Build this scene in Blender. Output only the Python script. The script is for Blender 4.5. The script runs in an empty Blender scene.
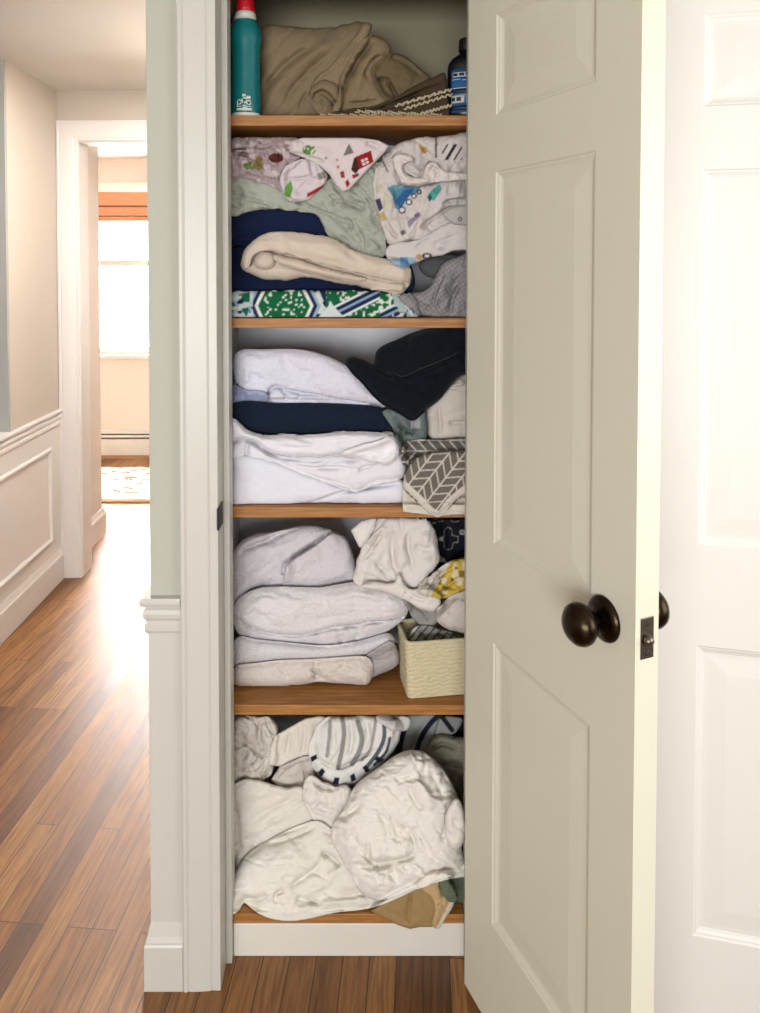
import bpy, bmesh, math, random
import numpy as np
from mathutils import Vector, Matrix
random.seed(7)
SC = bpy.context.scene
COL = SC.collection
PI = math.pi

# ------------------------------------------------------------------ camera numbers
F, PX, PY = 740.0, 360.0, 287.0          # focal length and principal point of the photograph
TILT, EYE = math.radians(1.7), 1.49

def at(px, py, Y):
    """world x, z of the photograph's pixel on the vertical plane at depth Y"""
    u = (np.asarray(px, float) - PX) / F; v = (np.asarray(py, float) - PY) / F
    dy = math.cos(TILT) - v * math.sin(TILT); dz = -math.sin(TILT) - v * math.cos(TILT)
    s = Y / dy
    return u * s, EYE + dz * s

ALB = .76            # everyday whites reflect about three quarters of the light
def lin(c):
    return tuple(ALB * ((x / 12.92) if x <= .04045 else ((x + .055) / 1.055) ** 2.4) for x in [q / 255.0 for q in c])

# ------------------------------------------------------------------ materials
def new_mat(name):
    m = bpy.data.materials.new(name); m.use_nodes = True
    nt = m.node_tree; b = nt.nodes['Principled BSDF']
    return m, nt, b

def paint(name, rgb, rough=.45, bump=.02, scale=60, metal=0, var=.03, spec=.5):
    m, nt, b = new_mat(name)
    c = lin(rgb)
    tc = nt.nodes.new('ShaderNodeTexCoord'); n = nt.nodes.new('ShaderNodeTexNoise')
    n.inputs['Scale'].default_value = scale; n.inputs['Detail'].default_value = 3
    nt.links.new(tc.outputs['Object'], n.inputs['Vector'])
    r = nt.nodes.new('ShaderNodeValToRGB')
    r.color_ramp.elements[0].color = (*[x * (1 - var) for x in c], 1)
    r.color_ramp.elements[1].color = (*[min(1, x * (1 + var)) for x in c], 1)
    nt.links.new(n.outputs['Fac'], r.inputs['Fac']); nt.links.new(r.outputs['Color'], b.inputs['Base Color'])
    bp = nt.nodes.new('ShaderNodeBump'); bp.inputs['Strength'].default_value = bump; bp.inputs['Distance'].default_value = .01
    nt.links.new(n.outputs['Fac'], bp.inputs['Height']); nt.links.new(bp.outputs['Normal'], b.inputs['Normal'])
    b.inputs['Roughness'].default_value = rough; b.inputs['Metallic'].default_value = metal
    b.inputs['Specular IOR Level'].default_value = spec
    return m

def wood(name, c1, c2, c3, rough, scale=(1, 1, 1), coat=0.0):
    m, nt, b = new_mat(name)
    tc = nt.nodes.new('ShaderNodeTexCoord'); mp = nt.nodes.new('ShaderNodeMapping')
    mp.inputs['Scale'].default_value = scale
    n = nt.nodes.new('ShaderNodeTexNoise'); n.inputs['Scale'].default_value = 30; n.inputs['Detail'].default_value = 6; n.inputs['Distortion'].default_value = .4
    r = nt.nodes.new('ShaderNodeValToRGB'); e = r.color_ramp.elements
    e[0].position = .3; e[0].color = (*lin(c1), 1); e[1].position = .72; e[1].color = (*lin(c3), 1)
    k = e.new(.52); k.color = (*lin(c2), 1)
    bp = nt.nodes.new('ShaderNodeBump'); bp.inputs['Strength'].default_value = .15; bp.inputs['Distance'].default_value = .004
    L = nt.links.new
    L(tc.outputs['Object'], mp.inputs['Vector']); L(mp.outputs['Vector'], n.inputs['Vector']); L(n.outputs['Fac'], r.inputs['Fac'])
    L(r.outputs['Color'], b.inputs['Base Color']); L(n.outputs['Fac'], bp.inputs['Height']); L(bp.outputs['Normal'], b.inputs['Normal'])
    b.inputs['Roughness'].default_value = rough; b.inputs['Coat Weight'].default_value = coat
    return m

def floor_mat():
    m, nt, b = new_mat('oak_strip_floor')
    L = nt.links.new; N = nt.nodes.new
    tc = N('ShaderNodeTexCoord'); mp = N('ShaderNodeMapping'); mp.inputs['Rotation'].default_value = (0, 0, math.radians(90 + 5))
    L(tc.outputs['Object'], mp.inputs['Vector'])
    br = N('ShaderNodeTexBrick'); br.inputs['Scale'].default_value = 1.0
    br.inputs['Brick Width'].default_value = .78; br.inputs['Row Height'].default_value = .057
    br.inputs['Mortar Size'].default_value = .0011; br.inputs['Mortar Smooth'].default_value = .2
    br.offset = .37; br.offset_frequency = 3
    br.inputs['Color1'].default_value = (0, 0, 0, 1); br.inputs['Color2'].default_value = (1, 1, 1, 1); br.inputs['Mortar'].default_value = (.5, .5, .5, 1)
    L(mp.outputs['Vector'], br.inputs['Vector'])
    # grain: noise stretched along the board, shifted per board
    gm = N('ShaderNodeMapping'); gm.inputs['Scale'].default_value = (1.6, 22, 1); L(mp.outputs['Vector'], gm.inputs['Vector'])
    ad = N('ShaderNodeVectorMath'); ad.operation = 'MULTIPLY_ADD'; ad.inputs[1].default_value = (9, 5, 3); L(br.outputs['Color'], ad.inputs[0]); L(gm.outputs['Vector'], ad.inputs[2])
    n1 = N('ShaderNodeTexNoise'); n1.inputs['Scale'].default_value = 3.0; n1.inputs['Detail'].default_value = 7; n1.inputs['Distortion'].default_value = 1.6; L(ad.outputs['Vector'], n1.inputs['Vector'])
    tone = N('ShaderNodeValToRGB'); e = tone.color_ramp.elements
    e[0].position = 0; e[0].color = (*lin((106, 68, 36)), 1); e[1].position = 1; e[1].color = (*lin((178, 128, 74)), 1)
    k = e.new(.3); k.color = (*lin((144, 97, 53)), 1); k = e.new(.62); k.color = (*lin((162, 112, 64)), 1)
    L(br.outputs['Color'], tone.inputs['Fac'])
    gr = N('ShaderNodeValToRGB'); e = gr.color_ramp.elements
    e[0].position = .33; e[0].color = (.42, .38, .34, 1); e[1].position = .66; e[1].color = (1.1, 1.08, 1.05, 1)
    L(n1.outputs['Fac'], gr.inputs['Fac'])
    mx = N('ShaderNodeMixRGB'); mx.blend_type = 'MULTIPLY'; mx.inputs['Fac'].default_value = .85
    L(tone.outputs['Color'], mx.inputs['Color1']); L(gr.outputs['Color'], mx.inputs['Color2'])
    gap = N('ShaderNodeMixRGB'); gap.inputs['Color2'].default_value = (*lin((48, 27, 15)), 1)
    L(br.outputs['Fac'], gap.inputs['Fac']); L(mx.outputs['Color'], gap.inputs['Color1'])
    L(gap.outputs['Color'], b.inputs['Base Color'])
    bp = N('ShaderNodeBump'); bp.inputs['Strength'].default_value = .12; bp.inputs['Distance'].default_value = .002; bp.invert = True
    L(br.outputs['Fac'], bp.inputs['Height']); L(bp.outputs['Normal'], b.inputs['Normal'])
    b.inputs['Roughness'].default_value = .43; b.inputs['Specular IOR Level'].default_value = .5
    return m

def cloth_mat(name, kind):
    """cloth whose dye sits in the mesh's Col attribute; weave from procedural noise on the cloth's own UV"""
    m, nt, b = new_mat(name); L = nt.links.new; N = nt.nodes.new
    at_ = N('ShaderNodeAttribute'); at_.attribute_name = 'Col'
    uv = N('ShaderNodeUVMap'); uv.uv_map = 'UVMap'
    n = N('ShaderNodeTexNoise'); n.inputs['Detail'].default_value = 4
    L(uv.outputs['UV'], n.inputs['Vector'])
    sc, st, var = {'terry': (38, .8, .12), 'smooth': (16, .2, .04), 'waffle': (30, .45, .07), 'quilt': (11, .7, .04)}[kind]
    n.inputs['Scale'].default_value = sc
    r = N('ShaderNodeValToRGB'); e = r.color_ramp.elements
    e[0].position = .3; e[0].color = (1 - var, 1 - var, 1 - var, 1); e[1].position = .7; e[1].color = (1, 1, 1, 1)
    L(n.outputs['Fac'], r.inputs['Fac'])
    mx = N('ShaderNodeMixRGB'); mx.blend_type = 'MULTIPLY'; mx.inputs['Fac'].default_value = 1
    L(at_.outputs['Color'], mx.inputs['Color1']); L(r.outputs['Color'], mx.inputs['Color2']); L(mx.outputs['Color'], b.inputs['Base Color'])
    bp = N('ShaderNodeBump'); bp.inputs['Strength'].default_value = st; bp.inputs['Distance'].default_value = .003
    h = n.outputs['Fac']
    if kind in ('waffle', 'quilt'):
        v = N('ShaderNodeTexVoronoi'); v.inputs['Scale'].default_value = 26 if kind == 'waffle' else 9; L(uv.outputs['UV'], v.inputs['Vector'])
        ma = N('ShaderNodeMath'); ma.operation = 'ADD'; L(n.outputs['Fac'], ma.inputs[0]); L(v.outputs['Distance'], ma.inputs[1]); h = ma.outputs[0]
    L(h, bp.inputs['Height']); L(bp.outputs['Normal'], b.inputs['Normal'])
    b.inputs['Roughness'].default_value = .95; b.inputs['Specular IOR Level'].default_value = .15
    if kind == 'terry':
        b.inputs['Sheen Weight'].default_value = .06; b.inputs['Sheen Roughness'].default_value = .5
    return m

M = dict(
    white=paint('white_trim_paint', (216, 214, 205), .38, .02, 40, var=.012),
    door=paint('door_paint', (228, 226, 206), .42, .015, 30, var=.012),
    grey=paint('grey_wall_paint', (196, 196, 182), .7, .03, 120, var=.015),
    beige=paint('beige_wall_paint', (210, 198, 183), .75, .03, 120, var=.015),
    cream=paint('cream_wall_paint', (236, 222, 210), .75, .03, 120, var=.015),
    ceil=paint('ceiling_paint', (236, 230, 222), .9, .05, 90, var=.01),
    slate=paint('stair_wall_paint', (182, 181, 176), .75, .03, 120, var=.015),
    hallwhite=paint('hall_wainscot_paint', (240, 234, 228), .42, .015, 40, var=.012),
    doorwhite=paint('second_door_paint', (240, 236, 230), .42, .015, 30, var=.012),
    kick=paint('kick_board_paint', (240, 235, 224), .42, .015, 30, var=.015),
    closetshade=paint('upper_closet_shade_paint', (150, 141, 116), .85, .06, 90, var=.06),  # olive beige tint with the shade above the top shelf mixed in
    closet=paint('closet_wall_paint', (238, 239, 245), .8, .05, 90, var=.04),
    ply=wood('shelf_board_wood', (154, 98, 40), (178, 120, 56), (198, 142, 76), .55, (.35, 4, 6)),
    bronze=paint('aged_bronze', (62, 52, 40), .28, .05, 60, metal=1, var=.35),
    steel=paint('antique_latch_steel', (128, 120, 106), .32, .03, 90, metal=1, var=.15),
    dark=paint('black_iron', (26, 24, 24), .5, .05, 60, var=.2),
    plate=paint('switch_plastic', (240, 238, 230), .35, .0, 10, var=.0),
    heater=paint('heater_enamel', (240, 236, 228), .4, .01, 30, var=.01),
    slot=paint('heater_slot', (84, 74, 66), .6, .01, 30),
    heaterfoot=paint('heater_foot_trim', (176, 140, 104), .6, .01, 30),
    rug=paint('rug_wool', (236, 226, 208), 1, .6, 45, var=.10),
    rugdash=paint('rug_grey_yarn', (214, 204, 190), 1, .4, 60, var=.15),
    rugedge=paint('rug_binding', (150, 104, 70), .9, .3, 60, var=.15),
    bamboo=wood('bamboo_weave', (206, 142, 98), (226, 164, 120), (240, 188, 148), .7, (.4, 4, 14)),
    bamboodark=paint('bamboo_cord', (120, 66, 40), .8, .2, 60, var=.2),
    sash=paint('window_sash_paint', (238, 232, 224), .5, .01, 30, var=.01),
    floor=floor_mat(),
    terry=cloth_mat('terry_cloth', 'terry'), smooth=cloth_mat('cotton_cloth', 'smooth'),
    waffle=cloth_mat('waffle_cloth', 'waffle'), quilt=cloth_mat('quilted_cloth', 'quilt'),
    teal=paint('teal_plastic', (8, 118, 122), .22, .0, 10, var=.02),
    red=paint('red_cap_plastic', (206, 22, 34), .3, .0, 10, var=.02),
    wplastic=paint('white_plastic', (226, 226, 216), .35, .0, 10, var=.01),
    gplastic=paint('dark_green_plastic', (20, 58, 42), .35, .0, 10, var=.02),
    brown=paint('dark_bottle_plastic', (16, 18, 28), .3, .0, 10, var=.05),
    bcap=paint('black_cap_plastic', (14, 14, 18), .4, .0, 10, var=.05),
    blabel=paint('blue_label_paper', (42, 104, 160), .45, .0, 10, var=.04),
    wlabel=paint('pale_label_print', (222, 222, 210), .5, .0, 10, var=.04),
    ink=paint('navy_label_ink', (22, 36, 70), .5, .0, 10, var=.04),
    basket=paint('cream_woven_basket', (226, 214, 176), .85, .35, 130, var=.07),
    fringe=paint('ivory_lace_thread', (206, 192, 160), .95, .3, 100, var=.08),
)
nt = M['bamboo'].node_tree; pb = nt.nodes['Principled BSDF']; tr = nt.nodes.new('ShaderNodeBsdfTranslucent'); ms = nt.nodes.new('ShaderNodeMixShader'); ms.inputs['Fac'].default_value = .2
tr.inputs['Color'].default_value = (*lin((236, 150, 92)), 1); out_n = nt.nodes['Material Output']
nt.links.new(pb.outputs[0], ms.inputs[1]); nt.links.new(tr.outputs[0], ms.inputs[2]); nt.links.new(ms.outputs[0], out_n.inputs['Surface'])
g_, gnt, gb = new_mat('window_glass')
gb.inputs['Base Color'].default_value = (1, 1, 1, 1); gb.inputs['Roughness'].default_value = 0; gb.inputs['Transmission Weight'].default_value = 1; gb.inputs['IOR'].default_value = 1.01
M['glass'] = g_

# ------------------------------------------------------------------ mesh helpers
def link(name, bm, mat, parent=None, smooth=False, origin=None):
    bmesh.ops.remove_doubles(bm, verts=bm.verts, dist=1e-6)
    bmesh.ops.recalc_face_normals(bm, faces=bm.faces)
    me = bpy.data.meshes.new(name)
    if origin is not None:
        bmesh.ops.translate(bm, vec=-Vector(origin), verts=bm.verts)
    bm.to_mesh(me); bm.free()
    o = bpy.data.objects.new(name, me); COL.objects.link(o)
    if origin is not None: o.location = origin
    for mm in (mat if isinstance(mat, (list, tuple)) else [mat]): me.materials.append(mm)
    if smooth:
        for p in me.polygons: p.use_smooth = True
    if parent is not None: o.parent = parent
    return o

def box(bm, x0, x1, y0, y1, z0, z1, bevel=0.0):
    v = [bm.verts.new((x, y, z)) for x in (x0, x1) for y in (y0, y1) for z in (z0, z1)]
    fs = [bm.faces.new([v[i] for i in q]) for q in ((0, 1, 3, 2), (4, 6, 7, 5), (0, 4, 5, 1), (2, 3, 7, 6), (0, 2, 6, 4), (1, 5, 7, 3))]
    if bevel:
        es = list({e for f in fs for e in f.edges})
        bmesh.ops.bevel(bm, geom=es, offset=bevel, segments=2, affect='EDGES', profile=.5)

def boxes(*bs, bevel=0.0):
    bm = bmesh.new()
    for b in bs: box(bm, *b, bevel=bevel)
    return bm

def sweep(bm, prof, path, closed_prof=True):
    """prof: list of (a, b); path: list of functions (a, b) -> point; skins consecutive rings and caps the ends"""
    rings = [[bm.verts.new(f(a, b)) for a, b in prof] for f in path]
    n = len(prof)
    for r0, r1 in zip(rings, rings[1:]):
        for i in range(n if closed_prof else n - 1):
            j = (i + 1) % n
            bm.faces.new((r0[i], r0[j], r1[j], r1[i]))
    if closed_prof:
        bm.faces.new(rings[0]); bm.faces.new(list(reversed(rings[-1])))

def lathe(bm, prof, mat4=None, seg=40, sx=1.0, sy=1.0):
    """prof: list of (radius, height) turned about z; ends with r = 0 close on the axis"""
    rings = []
    for r, h in prof:
        if r < 1e-6: rings.append([bm.verts.new((0, 0, h))])
        else: rings.append([bm.verts.new((sx * r * math.cos(2 * PI * k / seg), sy * r * math.sin(2 * PI * k / seg), h)) for k in range(seg)])
    for a, b in zip(rings, rings[1:]):
        for k in range(seg):
            l = (k + 1) % seg
            if len(a) == 1 and len(b) == 1: continue
            if len(a) == 1: bm.faces.new((a[0], b[k], b[l]))
            elif len(b) == 1: bm.faces.new((a[k], a[l], b[0]))
            else: bm.faces.new((a[k], a[l], b[l], b[k]))
    if len(rings[0]) > 1: bm.faces.new(rings[0])
    if len(rings[-1]) > 1: bm.faces.new(rings[-1])
    if mat4 is not None: bmesh.ops.transform(bm, matrix=mat4, verts=bm.verts)

def tube(bm, pts, r, seg=8):
    pts = [Vector(p) for p in pts]; rings = []
    for i, p in enumerate(pts):
        d = (pts[min(i + 1, len(pts) - 1)] - pts[max(i - 1, 0)]).normalized()
        up = Vector((0, 0, 1)) if abs(d.z) < .9 else Vector((1, 0, 0))
        a = d.cross(up).normalized(); b = d.cross(a)
        rr = r[i] if isinstance(r, (list, tuple)) else r
        rings.append([bm.verts.new(p + a * rr * math.cos(2 * PI * k / seg) + b * rr * math.sin(2 * PI * k / seg)) for k in range(seg)])
    for a, b in zip(rings, rings[1:]):
        for k in range(seg): bm.faces.new((a[k], a[(k + 1) % seg], b[(k + 1) % seg], b[k]))
    bm.faces.new(rings[0]); bm.faces.new(list(reversed(rings[-1])))

def tag(o, label, cat, group=None, kind=None):
    o['label'] = label; o['category'] = cat
    if group: o['group'] = group
    if kind: o['kind'] = kind
    return o

def empty(name, loc, rz=0.0):
    o = bpy.data.objects.new(name, None); COL.objects.link(o); o.location = loc; o.rotation_euler = (0, 0, rz); o.empty_display_size = .05
    return o

def struct(o, label, cat): return tag(o, label, cat, kind='structure')

# ------------------------------------------------------------------ room layout (metres)
WY = 1.49            # closet wall plane
CX = -.427           # outer corner of the closet wall / right side of the hall
LX = -1.425          # hall left wall
EY = 3.50            # hall end wall
FY = 5.70            # far wall of the room beyond
CZ = 2.312           # ceiling
HZ = 2.07            # tops of the openings
JX0, JX1 = -.286, .238   # closet jambs

struct(link('floor', boxes((-3.4, 2.0, -2.6, FY + .1, -.05, 0)), M['floor']), 'brown oak strip floor running from the closet down the hall', 'floor')
struct(link('ceiling', boxes((-3.4, 2.0, -2.6, FY + .1, CZ, CZ + .08)), M['ceil']), 'white flat ceiling over the hall', 'ceiling')

# closet wall: strip beside the casing, header, and the hall side wall that makes the corner
bm = boxes((CX, JX0 - .02, WY, WY + .10, 0, CZ), (JX0 - .02, JX1 + .02, WY, WY + .10, HZ + .02, CZ), (JX1 + .02, .50, WY, WY + .10, 0, CZ))
struct(link('wall_closet_front', bm, M['grey']), 'grey wall around the closet opening', 'wall')
bm = boxes((CX, -.335, WY + .10, 3.5, 0, CZ))
struct(link('wall_hall_right', bm, M['beige']), 'beige right side wall of the hall running behind the closet', 'wall')
# closet inside
bm = boxes((-.335, .345, 1.86, 1.92, 0, 1.79), (.335, .40, WY + .1005, 1.86, 0, 1.79), (-.335, -.306, WY + .1005, 1.86, 0, 1.79))
struct(link('wall_closet_inside', bm, M['closet']), 'pale closet back and side walls behind the linens', 'wall')
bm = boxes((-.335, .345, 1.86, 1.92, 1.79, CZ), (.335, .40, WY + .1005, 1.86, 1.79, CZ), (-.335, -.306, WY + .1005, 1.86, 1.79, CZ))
struct(link('wall_closet_upper', bm, M['closetshade']), 'closet wall above the topmost shelf, its shade painted in olive beige', 'wall')
# wall right of the closet, stepped forward, with the second doorway
bm = boxes((.50, .53, 1.445, 1.59, 0, CZ), (.50, 2.0, 1.445, 1.55, HZ, CZ), (1.28, 2.0, 1.445, 1.55, 0, CZ))
struct(link('wall_right_front', bm, M['grey']), 'grey wall around the second door to the right of the closet', 'wall')
# right outer wall with a window opening
bm = boxes((1.9, 2.0, -2.6, -.9, 0, CZ), (1.9, 2.0, 1.0, 1.445, 0, CZ), (1.9, 2.0, -.9, 1.0, 0, .75), (1.9, 2.0, -.9, 1.0, 2.1, CZ))
struct(link('wall_right', bm, M['grey']), 'grey side wall on the right with a window opening', 'wall')
bm = boxes((-3.4, -2.1, -2.7, -2.6, 0, CZ), (.5, 2.0, -2.7, -2.6, 0, CZ), (-2.1, .5, -2.7, -2.6, 0, .7), (-2.1, .5, -2.7, -2.6, 1.75, CZ))  # opening added for the fill light, kept lower than the topmost shelf
struct(link('wall_back', bm, M['beige']), 'beige back wall behind the viewer with a wide opening added for light', 'wall')
# hall left wall: upper wall beyond the stair opening, half wall below
bm = boxes((LX - .10, LX, 3.0, EY, 0, CZ), (LX - .10, LX, 1.2, 3.0, 0, .80))
struct(link('wall_left', bm, M['beige']), 'beige hall wall on the left above white wainscot', 'wall')
struct(link('wall_stair', boxes((-3.3, LX - .0005, 2.90, 2.998, .0, CZ)) if False else boxes((-3.3, LX - .1005, 2.97, 3.07, 0, CZ), (LX - .1005, LX - .001, 2.985, 2.9995, .814, CZ)), M['slate']), 'blue grey wall end beside the stair opening on the left', 'wall')
bm = boxes((-3.4, -3.3, -2.6, FY, 0, CZ))
struct(link('wall_left_outer', bm, M['beige']), 'beige outer wall far to the left', 'wall')
# hall end wall with cased opening
OX0 = -1.327
bm = boxes((LX, OX0 - .015, EY, EY + .11, 0, CZ), (OX0 - .015, -.55, EY, EY + .11, HZ + .012, CZ), (-.55, -.335, EY, EY + .11, 0, CZ), )
struct(link('wall_end', bm, M['beige']), 'beige hall end wall over the cased opening', 'wall')
# passage beyond
bm = boxes((LX - .09, LX - .005, EY + .11, 4.06, 0, CZ), (-3.3, LX - .09, 3.97, 4.06, 0, CZ))
struct(link('wall_passage', bm, M['cream']), 'cream wall of the passage beyond the hall opening', 'wall')
WX0, WX1, WZ0, WZ1 = -2.55, -1.05, .80, 2.05
bm = boxes((-3.3, WX0, FY, FY + .1, 0, CZ), (WX1, .6, FY, FY + .1, 0, CZ), (WX0, WX1, FY, FY + .1, 0, WZ0), (WX0, WX1, FY, FY + .1, WZ1, CZ))
struct(link('wall_far', bm, M['cream']), 'cream far wall with a bright window in the end room', 'wall')
bm = boxes((.5, .6, 3.5, FY, 0, CZ), (-.335, .6, 3.5, 3.6, 0, CZ))
struct(link('wall_far_right', bm, M['cream']), 'cream right side wall of the end room', 'wall')

# ---- casings and trims
def casing_profile(w, t):
    # across (0 = inner edge, w = outer edge) against thickness: beaded inner edge, fluted field, thick back band
    return [(0, 0), (0, t * .6), (.003, t * .75), (.009, t * .75), (.012, t * .66), (.018, t * .82), (w * .45, t * .9), (w * .80, t * .94), (w * .84, t * .86), (w * .88, t), (w - .003, t), (w, t * .85), (w, 0)]
    return [(0, 0), (0, t * .55), (.004, t * .72), (.010, t * .72), (.012, t * .55), (.016, t * .55), (.019, t * .80), (w * .42, t * .86),
            (w * .62, t * .86), (w * .66, t * .78), (w * .70, t * .86), (w * .80, t * .90), (w * .83, t * .80), (w * .86, t), (w - .003, t), (w, t * .85), (w, 0)]

def door_casing(name, x0, x1, top, Y, w, t, mat):
    """three mitred lengths around an opening x0..x1 on the wall face at Y, facing -y"""
    bm = bmesh.new()
    pr = casing_profile(w, t)
    path = [lambda a, b: (x0 - a, Y - b, 0.0), lambda a, b: (x0 - a, Y - b, top + a), lambda a, b: (x1 + a, Y - b, top + a), lambda a, b: (x1 + a, Y - b, 0.0)]
    sweep(bm, pr, path)
    return link(name, bm, mat)
struct(door_casing('trim_1', JX0 - .004, JX1 + .006, HZ, WY, .073, .017, M['white']), 'white moulded casing around the linen closet opening', 'door casing')
struct(door_casing('trim_2', OX0, -.55, HZ, EY, .0975, .02, M['hallwhite']), 'white moulded casing around the opening at the hall end', 'door casing')
# closet jamb with stop
bm = boxes((JX0 - .018, JX0, WY - .014, WY + .10, 0, HZ + .018), (JX1, JX1 + .018, WY - .004, WY + .10, 0, HZ + .018), (JX0, JX1, WY - .004, WY + .10, HZ, HZ + .018),
           (JX0, JX0 + .013, WY + .045, WY + .085, 0, HZ), (JX1 - .013, JX1, WY + .045, WY + .085, 0, HZ), bevel=.0015)
struct(link('trim_3', bm, M['white']), 'white closet door jamb with its stop', 'door jamb')
bm = boxes((OX0 - .015, OX0 + .004, EY - .004, EY + .114, 0, HZ + .012), (OX0, -.55, EY - .004, EY + .114, HZ - .004, HZ + .012), bevel=.0015)
struct(link('trim_4', bm, M['hallwhite']), 'white jamb lining the hall end opening', 'door jamb')
# kick board under the bottom shelf
struct(link('baseboard_closet', boxes((JX0 + .0135, JX1 - .0135, WY + .062, WY + .10, 0, .072), bevel=.002), M['kick']), 'white kick board under the bottom closet shelf', 'kick board')

# lower closet-wall wainscot panel, chair rail and base that turn the corner
def turned(name, prof, x_end, mat):
    """profile (out, z) run along the closet wall face and round its outer corner"""
    bm = bmesh.new()
    path = [lambda a, z: (x_end, WY - a, z), lambda a, z: (CX - a, WY - a, z), lambda a, z: (CX - a, EY - .03, z)]
    sweep(bm, prof, path)
    return link(name, bm, mat)
RS = .62
RAILP = [(0, .742), (.012, .742), (.016, .748), (.016, .760), (.012, .764), (.012, .768), (.019, .774), (.021, .783), (.019, .791), (.013, .795), (.013, .798), (.026, .800), (.030, .806), (.030, .812), (.026, .817), (0, .817)]
RAILP = [(q * RS, z) for q, z in RAILP]
BASEP = [(0, 0), (.0155, 0), (.0155, .092), (.0135, .096), (.0135, .100), (.010, .110), (.006, .128), (.004, .136), (0, .136)]
XC = JX0 - .004 - .073
struct(turned('trim_5', RAILP, XC - .0005, M['white']), 'white chair rail turning the corner beside the closet casing', 'chair rail')
struct(turned('baseboard_closet_wall', BASEP, XC - .0005, M['white']), 'white baseboard turning the corner beside the closet casing', 'baseboard')
bm = boxes((CX - .004, XC - .0005, WY - .004, WY + .001, .136, .743), (CX - .004, CX + .001, WY + .0015, EY - .03, .136, .743))
struct(link('trim_6', bm, M['white']), 'white wainscot below the chair rail beside the closet', 'wainscot')

# hall left wainscot
def left_run(bm, prof, y0, y1):
    sweep(bm, prof, [lambda a, z: (LX + a, y0, z), lambda a, z: (LX + a, y1, z)])
bm = bmesh.new(); box(bm, LX, LX + .004, 1.2, EY, .12, .76)
struct(link('trim_7', bm, M['hallwhite']), 'white wainscot sheet on the left hall wall', 'wainscot')
bm = bmesh.new(); left_run(bm, [(a * 1.0, z - .006) for a, z in RAILP], 1.2, EY - .001); box(bm, LX - .11, LX + .004, 1.2, 2.984, .799, .813)
struct(link('trim_8', bm, M['hallwhite']), 'white chair rail along the left hall wall', 'chair rail')
bm = bmesh.new(); left_run(bm, [(0, 0), (.016, 0), (.016, .118), (.012, .124), (.006, .150), (0, .150)], 1.2, EY - .021)
struct(link('baseboard_left', bm, M['hallwhite']), 'white baseboard along the left hall wall', 'baseboard')
def frame_mould(y0, y1, z0, z1):
    bm = bmesh.new(); pr = [(0, 0), (0, .006), (.006, .012), (.014, .012), (.018, .007), (.022, .004), (.022, 0)]
    def pt(cy, cz, sy, sz): return lambda a, b: (LX + .004 + b, cy + sy * a, cz + sz * a)
    cs = [pt(y0, z0, 1, 1), pt(y1, z0, -1, 1), pt(y1, z1, -1, -1), pt(y0, z1, 1, -1)]
    rings = [[bm.verts.new(f(a, b)) for a, b in pr] for f in cs]
    for q in range(4):
        r0, r1 = rings[q], rings[(q + 1) % 4]
        for i in range(len(pr)): bm.faces.new((r0[i], r0[(i + 1) % len(pr)], r1[(i + 1) % len(pr)], r1[i]))
    return bm
struct(link('trim_9', frame_mould(1.7, 3.37, .215, .655), M['hallwhite']), 'white picture frame moulding on the left hall wainscot', 'moulding')
bm = bmesh.new(); sweep(bm, [(0, 0), (.018, 0), (.018, .115), (.012, .125), (.006, .145), (0, .145)], [lambda a, z: (LX - .005 + a, EY + .115, z), lambda a, z: (LX - .005 + a, 4.06 + a, z), lambda a, z: (-3.2, 4.06 + a, z)])
struct(link('baseboard_passage', bm, M['hallwhite']), 'white baseboard in the passage beyond the hall opening', 'baseboard')
# strike plate
sp = link('strike_plate', boxes((JX0 - .001, JX0 + .002, WY - .0155, WY + .030, .955, 1.002), (JX0 - .002, JX0 + .0015, WY - .0175, WY - .0125, .957, 1.000), bevel=.0006), M['dark'])
tag(sp, 'small black strike plate on the closet door jamb', 'strike plate')

# ------------------------------------------------------------------ doors
def door_slab(W, H, t, panels):
    """stile and rail slab, faces at y = 0 and y = t, raised panels on both sides; panels = (x0, x1, z0, z1)"""
    bm = bmesh.new()
    xs = sorted({0, W, *[p[0] for p in panels], *[p[1] for p in panels]}); zs = sorted({0, H, *[p[2] for p in panels], *[p[3] for p in panels]})
    def rect(x0, x1, z0, z1, y): return [bm.verts.new(q) for q in ((x0, y, z0), (x1, y, z0), (x1, y, z1), (x0, y, z1))]
    for face, s in ((0, 1), (t, -1)):
        for i in range(len(xs) - 1):
            for k in range(len(zs) - 1):
                cx, cz = (xs[i] + xs[i + 1]) / 2, (zs[k] + zs[k + 1]) / 2
                if any(p[0] < cx < p[1] and p[2] < cz < p[3] for p in panels): continue
                bm.faces.new(rect(xs[i], xs[i + 1], zs[k], zs[k + 1], face))
        for x0, x1, z0, z1 in panels:
            steps = [(0, 0), (.003, .0026), (.006, .003), (.010, .0055), (.015, .0072), (.022, .0072), (.054, .0046), (.0555, .0046)]
            rs = [rect(x0 + a, x1 - a, z0 + a, z1 - a, face + s * d) for a, d in steps]
            for a, b in zip(rs, rs[1:]):
                for q in range(4): bm.faces.new((a[q], a[(q + 1) % 4], b[(q + 1) % 4], b[q]))
            bm.faces.new(rs[-1])
    for (xa, xb), side in (((0, 0), 0), ((W, W), 1)):
        for k in range(len(zs) - 1):
            bm.faces.new([bm.verts.new(q) for q in ((xa, 0, zs[k]), (xa, t, zs[k]), (xa, t, zs[k + 1]), (xa, 0, zs[k + 1]))])
    for z in (0, H):
        for i in range(len(xs) - 1):
            bm.faces.new([bm.verts.new(q) for q in ((xs[i], 0, z), (xs[i + 1], 0, z), (xs[i + 1], t, z), (xs[i], t, z))])
    return bm

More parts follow.
